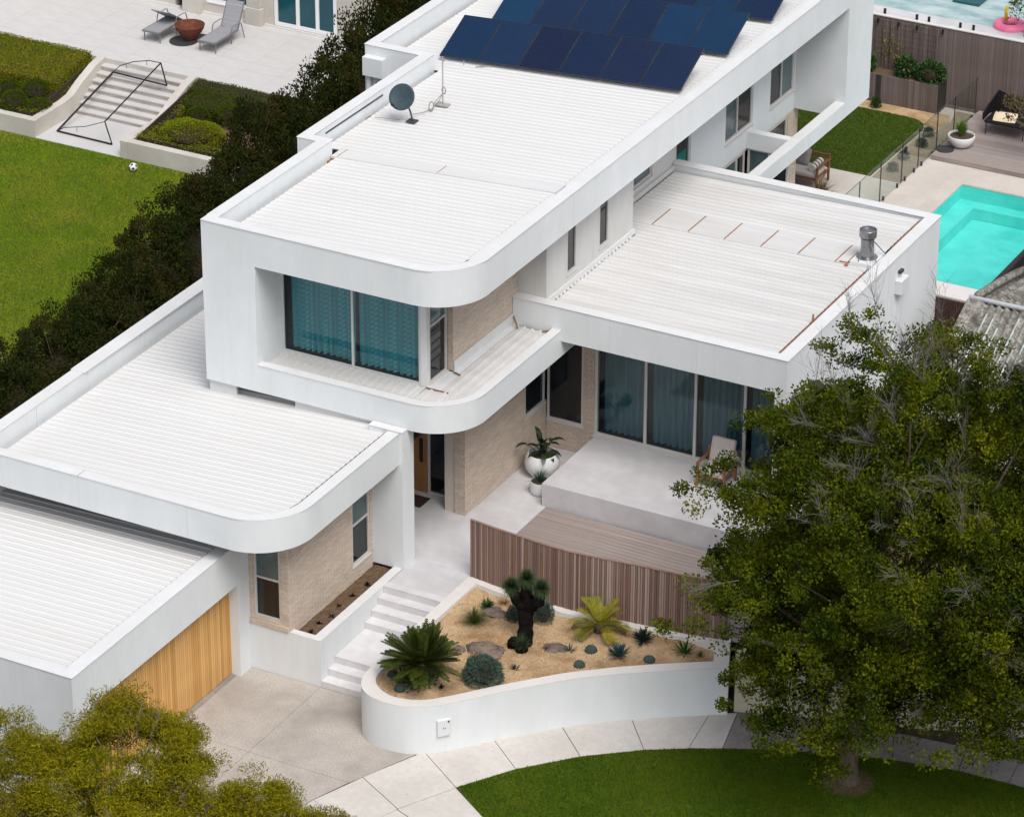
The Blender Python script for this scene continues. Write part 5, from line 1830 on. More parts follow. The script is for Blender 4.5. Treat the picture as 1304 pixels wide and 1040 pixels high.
# rear deck
rd = thing("rear_deck", 5.5, 33.2, RY, "silvery grey timber deck at the back of the pool", "deck")
B("fascia", M['deck'], rd, (3.42, 8.1, 31.40, 31.43, RY, RY + 0.10))
B("deck_base", M['gap'], rd, (3.43, 8.1, 31.432, 35.1, RY, RY + 0.085))
y = 31.40
b00 = None
while y < 35.0:
    if b00 is None:
        b = MB()
        b.box(0, 4.7, 0, 0.13, 0, 0.024)
        o = b00 = b.build("deck_board", M['deck'])
        o.parent = rd
    else:
        o = b00.copy()
        COL.objects.link(o)
    o.location = (3.41 - 5.5, y - 33.2, 0.102)
    y += 0.137
DZ = RY + 0.126
pot("bowl_pot", 3.93, 32.38, DZ, [(0.0, 0), (0.16, 0), (0.26, 0.05), (0.36, 0.18), (0.40, 0.32), (0.385, 0.36), (0.36, 0.36), (0.34, 0.30), (0.0, 0.30)], "wide white bowl pot on the rear deck", 0.34, 0.302)
g0 = thing("potted_grass", 3.93, 32.38, DZ + 0.30, "bright green upright grass in the white bowl pot", "plant")
M['potgrass'] = mat("bright pot grass", (0.06, 0.14, 0.015), (0.10, 0.20, 0.02), 5, rough=0.7, island=(0.14, 0.22, 0.03), transl=0.15)
tuft(g0, "blades", (3.93, 32.38, DZ + 0.30), 190, 0.48, 0.03, 55, 89, 0.25, M['potgrass'], 15)
g0 = tag(MB().lathe([(0.0, 0), (0.26, 0), (0.26, 0.03), (0.22, 0.035), (0.0, 0.03)], (3.62, 31.95, DZ), 24).build("round_disc", M['darkgrey'], None), "flat round dark disc on the deck beside the bowl pot", "disc")
lv = thing("loveseat", 4.75, 33.95, DZ, "black rounded outdoor loveseat on the rear deck", "seat")
for (x, y) in ((4.22, 33.55), (5.35, 33.55), (4.22, 34.30), (5.35, 34.30)):
    b = MB()
    b.tube([(x, y, DZ), (x, y, DZ + 0.40)], 0.015, 6)
    b.build("leg", M['black'], lv)
b = MB()
b.box(4.16, 5.42, 33.50, 34.35, DZ + 0.36, DZ + 0.46)
b.build("seat", M['black'], lv, bevel=0.03)
b = MB()
bk = [(4.10, 33.6), (4.08, 34.1), (4.22, 34.40), (4.6, 34.48), (5.0, 34.48), (5.36, 34.40), (5.5, 34.1), (5.48, 33.6)]
hh = [0.62, 0.75, 1.05, 0.92, 0.85, 0.82, 0.72, 0.60]
for i, ((x, y), h_) in enumerate(zip(bk, hh)):
    b.tube([(x, y, DZ + 0.40), (x, y, DZ + h_)], 0.01, 5)
for i in range(len(bk) - 1):
    for k in range(6):
        t = k / 6
        x = bk[i][0] * (1 - t) + bk[i + 1][0] * t
        y = bk[i][1] * (1 - t) + bk[i + 1][1] * t
        h_ = hh[i] * (1 - t) + hh[i + 1] * t
        b.box(x - 0.03, x + 0.03, y - 0.008, y + 0.008, DZ + 0.42, DZ + h_)
b.tube([(x, y, DZ + h_) for (x, y), h_ in zip(bk, hh)], 0.02, 6)
b.build("backrest", M['black'], lv)


def pillow(name, c, sx, sy, th, rot, m, label):
    b = MB()
    n = 8
    vs, fs = [], []
    for s__ in (1, -1):
        for i in range(n + 1):
            for j in range(n + 1):
                u, v = i / n * 2 - 1, j / n * 2 - 1
                h_ = th * (max(0, (1 - u ** 4) * (1 - v ** 4))) ** 0.6
                vs.append((u * sx * (1 - 0.06 * v * v), v * sy * (1 - 0.06 * u * u), s__ * h_))
    for s__ in range(2):
        o_ = s__ * (n + 1) ** 2
        for i in range(n):
            for j in range(n):
                a = o_ + i * (n + 1) + j
                f = (a, a + n + 1, a + n + 2, a + 1)
                fs.append(f if s__ == 0 else f[::-1])
    b.add(vs, fs)
    o_ = b.build(name, m, None, smooth=True)
    o_.location = c
    o_.rotation_euler = rot
    return tag(o_, label, "cushion")


pillow("cushion", (4.72, 33.72, DZ + 0.56), 0.34, 0.21, 0.06, (R(20), 0, R(8)), M['yellowcushion'], "pale yellow patterned cushion on the black loveseat")

# teak sofa behind the right wing
sf = thing("outdoor_sofa", 0.6, 28.1, RY, "reddish timber outdoor sofa with taupe seat beside the lawn", "sofa")
for (x, y) in ((-0.75, 27.85), (1.45, 27.85), (-0.75, 28.65), (1.45, 28.65)):
    B("leg", M['teak'], sf, (x - 0.03, x + 0.03, y - 0.03, y + 0.03, RY, RY + (0.62 if y < 28 else 0.80)))
for x in (-0.75, 1.45):
    B("arm", M['teak'], sf, (x - 0.04, x + 0.04, 27.82, 28.7, RY + 0.622, RY + 0.655))
    b = MB()
    b.bar((x, 27.85, RY + 0.05), (x, 28.62, RY + 0.36), 0.04)
    b.build("brace", M['teak'], sf)
B("back_rail", M['teak'], sf, (-0.72, 1.42, 28.63, 28.67, RY + 0.72, RY + 0.78), (-0.72, 1.42, 28.63, 28.67, RY + 0.56, RY + 0.60))
B("seat_frame", M['teak'], sf, (-0.72, 1.42, 27.84, 28.64, RY + 0.26, RY + 0.32))
B("seat_cushion", M['cushion'], sf, (-0.70, 1.40, 27.84, 28.60, RY + 0.322, RY + 0.45), bevel=0.04)
pillow("cushion", (0.72, 28.45, RY + 0.66), 0.27, 0.27, 0.08, (R(65), 0, R(-8)), M['greycushion'], "grey square cushion in the middle of the timber sofa")
pillow("cushion", (0.42, 28.55, RY + 0.72), 0.26, 0.26, 0.08, (R(70), 0, R(6)), M['teal'], "mint cushion behind the grey cushion on the timber sofa")
pillow("cushion", (0.25, 28.1, RY + 0.62), 0.24, 0.24, 0.07, (R(55), R(10), R(30)), M['teal'], "mint patterned cushion leaning on the timber sofa")
pillow("cushion", (-0.1, 28.35, RY + 0.64), 0.25, 0.25, 0.08, (R(60), 0, R(15)), M['greycushion'], "grey cushion at the hidden end of the timber sofa")
bol = thing("bolster", 1.2, 28.3, RY + 0.55, "grey and white striped bolster at the sofa's right arm", "cushion")
for k in range(7):
    b = MB()
    y0 = 28.0 + k * 0.085
    b.tube([(1.22, y0, RY + 0.555), (1.22, y0 + 0.085, RY + 0.555)], 0.105, 16)
    b.build("stripe", M['stripe'] if k % 2 == 0 else M['stripedark'], bol, smooth=True, autosmooth=50)
g0 = thing("spiky_plant", 1.75, 27.55, RY, "olive spiky grass plant beside the timber sofa", "plant")
tuft(g0, "blades", (1.75, 27.55, RY), 70, 0.55, 0.03, 30, 85, 0.5, M['drygrass'], 21)
tuft(g0, "blades", (1.72, 27.58, RY), 50, 0.5, 0.03, 30, 85, 0.5, M['gtleaf'], 22)

# neighbour's pool beyond the rear fence
q = MB()
q.box(-12, 22, 35.3, 36.0, 0.0, 3.60)
tag(q.build("far_poolside", M['plaster']), "grey poolside strip above the rear fence", kind="structure")
q = MB()
q.box(-12, 22, 36.0, 60, 0.0, 3.52)
tag(q.build("far_pool_water", M['courtwater']), "pale blue mottled water of the neighbour's pool", kind="structure")
for k, x in enumerate((0.16, 1.17, 1.55, 2.53, 2.94)):
    o = MB().box(x - 0.035, x + 0.035, 35.40, 35.46, 3.60, 3.78).build("fence_spigot", M['black'], None, bevel=0.006)
    tag(o, ["black glass clamp post on the poolside, leftmost of five", "black glass clamp post on the poolside, second from left", "black glass clamp post on the poolside, middle of five", "black glass clamp post on the poolside, second from right", "black glass clamp post on the poolside, rightmost of five"][k], "post", "black clamp posts beyond the rear fence")
fm = thing("flamingo_float", 3.8, 36.2, 3.55, "pink inflatable ring with yellow neck floating beyond the fence", "pool float")
b = MB()
b.tube([(3.75 + 0.35 * math.cos(a), 36.25 + 0.35 * math.sin(a), 3.64) for a in np.linspace(0, 2 * math.pi, 25)], 0.14, 10)
b.build("ring", M['pink'], fm, smooth=True)
b = MB()
b.tube([(3.62, 36.3, 3.75), (3.58, 36.3, 4.0), (3.62, 36.3, 4.18)], [0.06, 0.05, 0.06], 8)
b.build("neck", M['yellow'], fm, smooth=True)
o = MB().box(1.45, 2.3, 37.5, 38.4, 3.52, 3.60).build("float_mat", M['navy'], None, bevel=0.02)
tag(o, "dark teal foam mat floating on the far pool", "float")

# ================================================================== LEFT NEIGHBOUR
PZ = 1.2
q = MB()
q.box(-45, -11.2, 26.5, 45, -0.3, PZ - 0.02)
patio = tag(q.build("patio", M['grout']), "pale stone patio of the neighbouring house", kind="structure")
tl = None
for i in range(14):
    for j in range(8):
        x0, y0 = -11.25 - (i + 1) * 1.2, 26.5 + j * 0.6
        if x0 + 1.2 < -27.5:
            continue
        if tl is None:
            b = MB()
            b.box(0.003, 1.197, 0.003, 0.597, -0.03, 0)
            o = tl = b.build("paving_tile", M['tile'], patio)
        else:
            o = tl.copy()
            COL.objects.link(o)
        o.location = (x0, y0, PZ + random.uniform(-0.001, 0.001))
# stairs down to the lawn
ns = thing("garden_stairs", -19.9, 24.8, 0, "wide white stone stairs from the patio down to the lawn", "stairs")
B("riser", M['stone'], ns, (-21.395, -18.385, 26.488, 26.499, 1.0, 1.168))
B("landing", M['tile'], ns, (-21.4, -18.4, 22.72, 24.82, -0.1, 0.02))
for k in range(7):
    z = (k + 1) * 0.15
    y0 = 24.82 + k * 0.24
    B("tread", M['tile'], ns, (-21.4, -18.38, y0 - 0.02, y0 + 0.26, z - 0.04, z))
    B("riser", M['stairriser'], ns, (-21.395, -18.385, y0, y0 + 0.25, max(z - 0.2, -0.1), z - 0.041))
for sx, lab in (((-21.66, -21.40), "pale rendered wall sloping down the left side of the stairs"), ((-18.38, -18.12), "pale rendered wall sloping down the right side of the stairs")):
    prof = [(22.72, 0.54), (24.3, 0.56), (24.75, 0.62), (25.25, 0.86), (26.0, 1.14), (26.5, 1.24)]
    b = MB()
    vs = []
    for (y, z) in prof:
        vs += [(sx[0], y, -0.1), (sx[1], y, -0.1), (sx[1], y, z), (sx[0], y, z)]
    fs = []
    for i in range(len(prof) - 1):
        a = 4 * i
        for k in range(4):
            fs.append((a + k, a + (k + 1) % 4, a + 4 + (k + 1) % 4, a + 4 + k))
    fs += [(0, 3, 2, 1), (len(vs) - 4, len(vs) - 3, len(vs) - 2, len(vs) - 1)]
    b.add(vs, fs)
    tag(b.build("stair_wall", M['stone'], None), lab, "wall", "walls beside the garden stairs")
for (x0, x1, lab) in ((-30, -21.662, "low pale retaining wall left of the garden stairs"), (-18.118, -13.0, "low pale retaining wall right of the garden stairs")):
    o = MB().box(x0, x1, 22.722, 22.98, -0.1, 0.55).build("retaining_wall", M['stone'], None, bevel=0.008)
    tag(o, lab, "wall", "low retaining walls of the neighbour")
for (x0, x1) in ((-30, -21.66), (-18.12, -12.5)):
    q = MB()
    q.box(x0, x1, 22.98, 26.5, -0.2, 0.46)
    tag(q.build("planting_bed", M['soil']), "brown soil of the neighbour's planting bed", kind="structure")


def clip_box(name, x0, x1, y0, y1, z0, zf, n, L, W, m, label, seed, cat="hedge", group=None):
    """clipped hedge: leafy skin over a rounded block whose top follows zf(x,y)"""
    r0 = thing(name, (x0 + x1) / 2, (y0 + y1) / 2, z0, label, cat, group)
    rg_ = np.random.default_rng(seed)
    ax, ay = x1 - x0, y1 - y0
    hm = np.mean([zf(x0, y0), zf(x1, y1)]) - z0
    areas = np.array([ax * ay, ax * hm, ax * hm, ay * hm, ay * hm])
    cnt = (n * areas / areas.sum()).astype(int)
    pts, nor = [], []
    for f, c_ in enumerate(cnt):
        u, v = rg_.uniform(0, 1, c_), rg_.uniform(0, 1, c_)
        if f == 0:
            X, Y = x0 + u * ax, y0 + v * ay
            Z = zf(X, Y)
            N = np.tile([0, 0, 1.0], (c_, 1))
        else:
            if f in (1, 2):
                X, Y = x0 + u * ax, np.full(c_, y0 if f == 1 else y1)
                N = np.tile([0, -1.0 if f == 1 else 1.0, 0.2], (c_, 1))
            else:
                X, Y = np.full(c_, x0 if f == 3 else x1), y0 + u * ay
                N = np.tile([-1.0 if f == 3 else 1.0, 0, 0.2], (c_, 1))
            Z = z0 + v * (zf(X, Y) - z0)
        pts.append(np.stack([X, Y, Z], 1))
        nor.append(N)
    P_ = np.concatenate(pts)
    N = np.concatenate(nor)
    P_ = P_ + rg_.normal(0, L * 0.28, P_.shape)
    P_[:, 2] += 0.02 * np.sin(P_[:, 0] * 3.1) * np.cos(P_[:, 1] * 2.7)
    np_mesh("foliage", leaf_quads(P_, L, W, rg_, up=0.3, out=N, outw=0.8), 4, m, r0)
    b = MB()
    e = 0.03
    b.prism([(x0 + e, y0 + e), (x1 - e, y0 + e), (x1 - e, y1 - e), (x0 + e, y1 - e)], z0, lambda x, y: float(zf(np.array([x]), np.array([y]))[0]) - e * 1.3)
    b.build("shade_core", M['darkcore'], r0)  # added dark block, painted shade behind the leaf skin
    return r0


lin = lambda a, b_, c_: (lambda x, y: a + b_ * (y - 24.6) + 0 * x if not isinstance(y, float) else a + b_ * (y - 24.6))
clip_box("clipped_hedge", -27, -21.9, 24.62, 26.48, 0.45, lambda x, y: 0.98 + 0.19 * (y - 24.6) + 0 * x, 42000, 0.046, 0.028, M['clipleaf'], "broad clipped hedge with sloping bright green top left of the stairs", 1)
clip_box("clipped_hedge", -18.05, -13.5, 25.9, 26.48, 0.45, lambda x, y: 1.12 + 0.25 * (y - 26) + 0 * x, 12000, 0.045, 0.028, M['boxleaf'], "dark clipped hedge along the patio edge right of the stairs", 2)
clip_box("clipped_hedge", -17.85, -16.3, 25.3, 26.0, 0.45, lambda x, y: 0.88 + 0.3 * (y - 25.3) + 0 * x, 7000, 0.045, 0.028, M['boxleaf'], "small dark clipped block right of the stairs", 22)
ball_shrub("clipped_mound", -16.65, 23.95, 0.45, 1.05, 0.72, 0.36, 6500, 0.055, 0.03, M['clipleaf'], "bright green clipped mound right of the stairs", "shrub", 30)
ball_shrub("clipped_mound", -21.95, 23.62, 0.45, 0.42, 0.5, 0.22, 2200, 0.05, 0.028, M['boxleaf'], "low oval clipped mound by the left stair wall", "shrub", 31)
for k, (x, y, r0_, lab) in enumerate(((-22.42, 24.22, 0.46, "largest round clipped box ball left of the stairs"), (-22.55, 23.36, 0.42, "round clipped box ball nearest the left retaining wall"), (-23.25, 24.1, 0.38, "round clipped box ball furthest left"), (-17.15, 25.0, 0.38, "round clipped box ball right of the stairs"), (-16.3, 25.45, 0.42, "round clipped box ball half hidden by the tall hedge"))):
    ball_shrub("box_ball", x, y, 0.45, r0_, r0_, r0_ * 0.95, 2600, 0.045, 0.026, M['boxleaf'], lab, "box ball", 33 + k, "clipped box balls")
for k, (x0, x1, y0, y1, lab) in enumerate(((-27, -21.75, 23.05, 23.17, "thin clipped border along the left retaining wall, outer line"), (-27, -22.0, 23.26, 23.37, "thin clipped border along the left retaining wall, inner line"), (-21.80, -21.69, 23.2, 26.3, "thin clipped border along the left stair wall"), (-22.02, -21.91, 23.4, 25.0, "second thin clipped border by the left stair wall"), (-18.05, -14.0, 23.05, 23.17, "thin clipped border along the right retaining wall, outer line"), (-17.8, -14.0, 23.27, 23.38, "thin clipped border along the right retaining wall, inner line"), (-18.08, -17.97, 23.2, 26.2, "thin clipped border along the right stair wall"), (-17.85, -17.74, 23.4, 25.2, "second thin clipped border by the right stair wall"))):
    fz = (lambda x, y: 0.64 + np.maximum(0, (y - 24.5)) * 0.3 + 0 * x) if k in (2, 3, 6, 7) else (lambda x, y: 0.64 + 0 * x + 0 * y)
    clip_box("border_hedge", x0, x1, y0, y1, 0.45, fz, 1500, 0.045, 0.024, M['clipleaf'], lab, 50 + k, group="thin clipped border hedges")

# soccer ball
sb = empty("soccer_ball", (-17.49, 22.05, 0.0), 0, "white and black soccer ball on the lawn", "ball")
b = MB()
n, k_ = 20, 12
vs, fs = [], []
for i in range(k_ + 1):
    for k in range(n):
        t, a = math.pi * i / k_, 2 * math.pi * k / n
        vs.append((-17.49 + 0.125 * math.sin(t) * math.cos(a), 22.05 + 0.125 * math.sin(t) * math.sin(a), 0.145 + 0.125 * math.cos(t)))
for i in range(k_):
    for k in range(n):
        p, q_ = i * n + k, i * n + (k + 1) % n
        fs.append((p, p + n, q_ + n, q_))
b.add(vs, fs)
b.build("shell", M['leather'], sb, smooth=True)
ph = (1 + 5 ** 0.5) / 2
for v in [(0, s1, s2 * ph) for s1 in (-1, 1) for s2 in (-1, 1)] + [(s1, s2 * ph, 0) for s1 in (-1, 1) for s2 in (-1, 1)] + [(s2 * ph, 0, s1) for s1 in (-1, 1) for s2 in (-1, 1)]:
    d = Vector(v).normalized()
    u = d.orthogonal().normalized()
    w_ = d.cross(u)
    b = MB()
    c_ = Vector((-17.49, 22.05, 0.145))
    pts = [c_ + (d * 0.120 + (u * math.cos(a) + w_ * math.sin(a)) * 0.042) for a in [2 * math.pi * k / 5 for k in range(5)]]
    b.add(pts + [c_ + d * 0.1275], [(k, (k + 1) % 5, 5) for k in range(5)])
    b.build("patch", M['black'], sb)

# black folding goal frame lying over the stairs
gf = empty("goal_frame", (-20.1, 23.4, 0), 0, "thin black tubular goal frame lying over the garden stairs", "goal")
A_, B_, C_, D_ = (-21.07, 23.38, 0.05), (-19.09, 23.33, 0.05), (-18.85, 25.97, 1.0), (-20.85, 26.09, 1.0)
E_, F_ = (-19.09, 23.02, 0.88), (-18.95, 25.85, 1.75)
for (p, q_, r) in ((A_, B_, 0.028), (B_, E_, 0.02), (E_, F_, 0.022), (F_, C_, 0.022), (C_, D_, 0.026), (D_, A_, 0.032)):
    b = MB()
    b.tube([p, tuple((a + c_) / 2 for a, c_ in zip(p, q_)), q_], r, 7)
    b.build("tube", M['black'], gf)
b = MB()
b.tube([D_, (-20.6, 26.1, 1.25), (-20.0, 25.95, 1.55), (-19.4, 25.9, 1.72), F_], 0.014, 6)
b.tube([E_, (-19.9, 23.2, 0.5), (-20.8, 23.35, 0.22), A_], 0.012, 6)
b.build("bent_rod", M['darkgrey'], gf)
for (x, y, z) in ((-20.3, 26.0, 1.42), (-19.5, 25.92, 1.7), (-20.3, 23.3, 0.36)):
    b = MB()
    b.tube([(x, y, z), (x, y, z - 0.16)], 0.008, 5)
    b.build("hook", M['black'], gf)

# loungers
def lounger(loc, back, label):
    r0 = empty("sun_lounger", loc, 0, label, "sun lounger", "grey sun loungers on the patio")
    z = 0.34
    b = MB()
    for x in (0.0, 0.60):
        b.bar((x, 0, z), (x, 1.32, z), 0.035, 0.045)
    for y in (0.0, 1.32):
        b.bar((0, y, z), (0.60, y, z), 0.035, 0.04)
    lb = b
    o = MB()
    o.v, o.f = b.v, b.f
    me = o.build("frame", M['loungeframe'])
    me.parent = r0
    for (x, y) in ((0.02, 0.08), (0.58, 0.08), (0.02, 0.98), (0.58, 0.98)):
        m_ = MB().tube([(x, y, 0), (x, y, z)], 0.018, 6).build("leg", M['loungeframe'])
        m_.parent = r0
    for k in range(9):
        m_ = MB().box(0.02, 0.58, 0.03 + k * 0.142, 0.03 + k * 0.142 + 0.135, z + 0.005, z + 0.03).build("seat_slat", M['sling'])
        m_.parent = r0
    a = R(back)
    bd = Vector((0, math.cos(a), math.sin(a)))
    nv = Vector((0, -math.sin(a), math.cos(a)))
    for k in range(6):
        c_ = Vector((0.30, 1.32, z + 0.02)) + bd * (0.09 + k * 0.142)
        m_ = MB().obox(c_, Vector((0.29, 0, 0)), bd * 0.067, nv * 0.012).build("back_slat", M['sling'])
        m_.parent = r0
    b2 = MB()
    for x in (0.0, 0.60):
        b2.bar(Vector((x, 1.32, z + 0.02)), Vector((x, 1.32, z + 0.02)) + bd * 0.9, 0.03, 0.035)
    m_ = b2.build("back_frame", M['loungeframe'])
    m_.parent = r0
    for x in (-0.04, 0.64):
        m_ = MB().tube([(x, 0.86, z), (x, 0.92, z + 0.20), (x, 1.0, z + 0.235), (x, 1.35, z + 0.235), (x, 1.45, z + 0.2), (x, 1.62, 0.0)], 0.016, 6).build("armrest", M['loungeframe'])
        m_.parent = r0
    return r0


lounger((-21.18, 28.22, PZ), 148, "grey sun lounger with its back folded forward, left of the fire bowl")
lounger((-19.24, 28.32, PZ), 62, "grey sun lounger with raised back, right of the fire bowl")
fb = empty("fire_bowl", (-20.05, 28.95, PZ), 0, "rusty brown steel fire bowl between the two sun loungers", "fire bowl")
b = MB()
b.lathe([(0.0, 0.03), (0.20, 0.03), (0.24, 0.10), (0.37, 0.26), (0.44, 0.38), (0.465, 0.47), (0.47, 0.48), (0.45, 0.48), (0.33, 0.30), (0.20, 0.22), (0.0, 0.20)], (-19.98, 29.02, PZ + 0.012), 32)
b.build("bowl", M['corten'], fb, smooth=True, autosmooth=50)
b = MB()
b.lathe([(0.0, 0), (0.44, 0), (0.44, 0.02), (0.0, 0.025)], (-20.08, 28.80, PZ + 0.001), 32)
b.build("base_disc", M['darkgrey'], fb)
b = MB()
b.obox((-19.72, 29.25, PZ + 0.008), (0.28, 0.02, 0), (-0.02, 0.33, 0), (0, 0, 0.006))
b.build("base_plate", M['darkgrey'], fb)

# neighbouring house
nh = empty("neighbour_house", (-20, 31.15, PZ), 0, "pale stone rendered house with white framed doors behind the patio", "house")
Y0 = 31.15
B("wall", M['stone'], nh, (-34, -21.9, Y0, Y0 + 0.3, PZ, 1.62), (-34, -24.6, Y0, Y0 + 0.3, 1.62, 5.0), (-21.62, -20.70, Y0, Y0 + 0.3, PZ, 5.0), (-20.70, -19.18, Y0, Y0 + 0.3, PZ, 1.60), (-19.18, -18.28, Y0, Y0 + 0.3, PZ, 5.0), (-16.0, -12.0, Y0, Y0 + 0.3, PZ, 5.0),
  (-24.6, -21.62, Y0, Y0 + 0.3, 3.9, 5.0), (-20.7, -19.18, Y0, Y0 + 0.3, 3.9, 5.0), (-18.28, -16.0, Y0, Y0 + 0.3, 3.9, 5.0))
B("roof_slab", M['stone'], nh, (-34.2, -11.8, Y0 - 0.3, Y0 + 14, 5.001, 5.3))
B("interior_wall", M['interior'], nh, (-33, -12.2, Y0 + 0.5, Y0 + 13, PZ, 4.9))
for (x0, x1) in ((-21.5, -20.86), (-19.2, -18.62)):
    B("pilaster", M['stone'], nh, (x0, x1, Y0 - 0.22, Y0 - 0.001, PZ, 1.75), (x0 + 0.06, x1 - 0.06, Y0 - 0.16, Y0 - 0.001, 1.751, 5.0), bevel=0.01)
B("plinth", M['copingwhite'], nh, (-30, -21.7, Y0 - 0.06, Y0 - 0.002, PZ, 1.26), (-20.86, -19.2, Y0 - 0.06, Y0 - 0.002, PZ, 1.26), (-18.6, -12, Y0 - 0.06, Y0 - 0.002, PZ, 1.26))
M['whiteframe'] = mat("white frame", (0.78, 0.78, 0.79), rough=0.4)
window(nh, 'y', Y0, -1, -24.6, -21.62, 1.62, 3.9, M['tealglass'], mull=(-23.1,), frame=M['whiteframe'], recess=0.05, fw_=0.09)
window(nh, 'y', Y0, -1, -20.70, -19.18, 1.62, 3.9, M['tealglass'], frame=M['whiteframe'], recess=0.05, fw_=0.09)
window(nh, 'y', Y0, -1, -18.26, -16.02, 1.27, 3.9, M['tealglass'], mull=(-17.42, -16.72), frame=M['whiteframe'], recess=0.05, fw_=0.12, sill=False)
gs = empty("grey_outbuilding", (-12.5, 33.0, 0), 0, "grey clad outbuilding with white corner post behind the hedge", "outbuilding")
B("wall", M['sling'], gs, (-13.5, -7.5, 32.0, 36.0, 0, 4.2))
B("corner_post", M['whiteframe'], gs, (-12.62, -12.48, 31.9, 31.998, 0, 4.2))
B("roof_slab", M['darkgrey'], gs, (-13.6, -7.4, 31.8, 36.1, 4.201, 4.3))

# ================================================================== RIGHT NEIGHBOUR
cw = empty("cream_wall", (10.5, 4.0, 0), 0, "low cream rendered boundary wall at the footpath under the tree", "wall")
b = MB()
d = Vector((0.93, 0.33, 0)).normalized()
nrm = Vector((-d.y, d.x, 0))
p0 = Vector((10.20, 3.90, 0))


def wall_seg(a, c_, z0, z1, th, name, m):
    b = MB()
    s0, s1 = p0 + d * a, p0 + d * c_
    b.prism([(s0.x, s0.y), (s1.x, s1.y), (s1.x + nrm.x * th, s1.y + nrm.y * th), (s0.x + nrm.x * th, s0.y + nrm.y * th)], z0, z1)
    return b.build(name, m, cw, bevel=0.008)


wall_seg(0.0, 0.30, -0.05, 1.30, 0.30, "pier", M['cream'])
wall_seg(-0.01, 0.11, 1.302, 1.38, 0.32, "pier_cap", M['cream'])
wall_seg(0.112, 0.21, 1.302, 1.43, 0.32, "pier_cap", M['cream'])
wall_seg(0.302, 7.0, -0.05, 1.12, 0.22, "wall", M['cream'])
wall_seg(0.302, 7.0, 1.122, 1.17, 0.24, "coping", M['cream'])
q = MB()
q.prism([(10.25, 4.2), (17.5, 6.6), (17.5, 30), (9.2, 30), (9.2, 5.2), (9.75, 4.9)], -0.1, 0.62)
tag(q.build("front_garden", M['soil']), "shaded soil of the right neighbour's garden", kind="structure")
for k, (x, y, r0_, lab) in enumerate(((10.35, 5.1, 0.42, "dark shrub behind the cream wall, next to the batten fence"), (10.9, 4.9, 0.4, "dark shrub tucked behind the cream wall"), (11.9, 5.6, 0.7, "dark rounded shrub under the big tree's crown"), (13.4, 6.2, 0.8, "dark shrub deep in the big tree's shade"), (10.3, 6.7, 0.6, "dark shrub beside the deck's right end"), (10.6, 8.4, 0.7, "dark shrub close to the right wing's corner"))):
    ball_shrub("garden_shrub", x, y, 0.6, r0_, r0_, r0_, 1300, 0.10, 0.05, M['hedgeleaf'] if k % 2 else M['shrubleaf'], lab, "shrub", 120 + k, "dark shrubs of the right garden")

# old corrugated roof of the right neighbour
oh = empty("old_house", (13, 15, 0), 0, "old neighbouring house with lichened corrugated cement roof behind the tree", "house")
RX, RYg, RZ = 10.05, 17.42, 4.2


def corr(name, x0, x1, y0, z0, y1, z1, m, pitch=0.20, amp=0.035):
    vs, fs = [], []
    xs_ = np.arange(x0, x1 + 1e-6, pitch / 8)
    for x in xs_:
        h_ = amp * math.cos(2 * math.pi * (x - x0) / pitch)
        for t in np.linspace(0, 1, 4):
            vs.append((x, y0 + (y1 - y0) * t, z0 + (z1 - z0) * t + h_))
    for i in range(len(xs_) - 1):
        for k in range(3):
            a = i * 4 + k
            fs.append((a, a + 4, a + 5, a + 1))
    b = MB()
    b.add(vs, fs)
    return b.build(name, m, oh, smooth=True)


corr("roof_sheet", RX + 0.35, 19, RYg - 0.06, RZ, RYg - 4.3, RZ - 2.05, M['fibro'])
corr("roof_sheet", RX + 0.15, 19, RYg + 0.06, RZ - 0.02, RYg + 3.4, RZ - 0.62, M['fibro'])
b = MB()
b.add([(RX - 0.08, RYg - 0.05, RZ + 0.03), (RX + 0.36, RYg - 0.05, RZ + 0.06), (RX + 0.36, RYg - 4.3, RZ - 1.99), (RX - 0.08, RYg - 4.3, RZ - 2.02), (RX - 0.08, RYg - 0.05, RZ - 0.12), (RX - 0.08, RYg - 4.3, RZ - 2.17)],
      [(0, 3, 2, 1), (0, 4, 5, 3)])
b.build("barge_cover", M['fibro'], oh)
b = MB()
b.tube([(RX - 0.05, RYg, RZ + 0.07), (19, RYg, RZ + 0.07)], 0.06, 8)
b.build("ridge_cap", M['pipewhite'], oh, smooth=True)
b = MB()
vsr = [Vector((RX + 0.12, RYg + 0.1, RZ + 0.10)), Vector((RX + 0.2, RYg + 1.2, RZ - 0.02)), Vector((RX + 0.25, RYg + 2.3, RZ - 0.2)), Vector((RX + 0.3, RYg + 3.4, RZ - 0.45))]
b.tube(vsr, 0.10, 8)
b.build("verge_roll", M['fibro'], oh, smooth=True)
# worn pale paint that survives on the ridges of the sheet
rr_ = random.Random(8)
for k in range(42):
    x = RX + 0.35 + k * 0.20
    if x > 18:
        break
    if rr_.random() < 0.10:
        continue
    t0 = rr_.uniform(0.05, 0.25)
    t1 = t0 + rr_.uniform(0.3, 0.7)
    f_ = lambda t: Vector((x, RYg - 0.06 - 4.24 * t, RZ - 2.05 * t + 0.024))
    m_ = MB().tube([f_(t0), f_((t0 + t1) / 2), f_(min(t1, 1))], [0.02, 0.026, 0.016], 6).build("worn_ridge", M['mossy'], oh)
B("wall", M['cream'], oh, (RX + 0.3, 18.5, RYg - 3.6, RYg + 3.0, 0.0, 2.35))
vp = MB()
vz = RZ - 2.05 * 0.34
vp.tube([(RX + 0.22, RYg - 1.45, vz), (RX + 0.22, RYg - 1.45, vz + 0.34)], 0.05, 10)
vp.tube([(RX + 0.05, RYg - 1.51, vz + 0.40), (RX + 0.40, RYg - 1.39, vz + 0.40)], 0.065, 12)
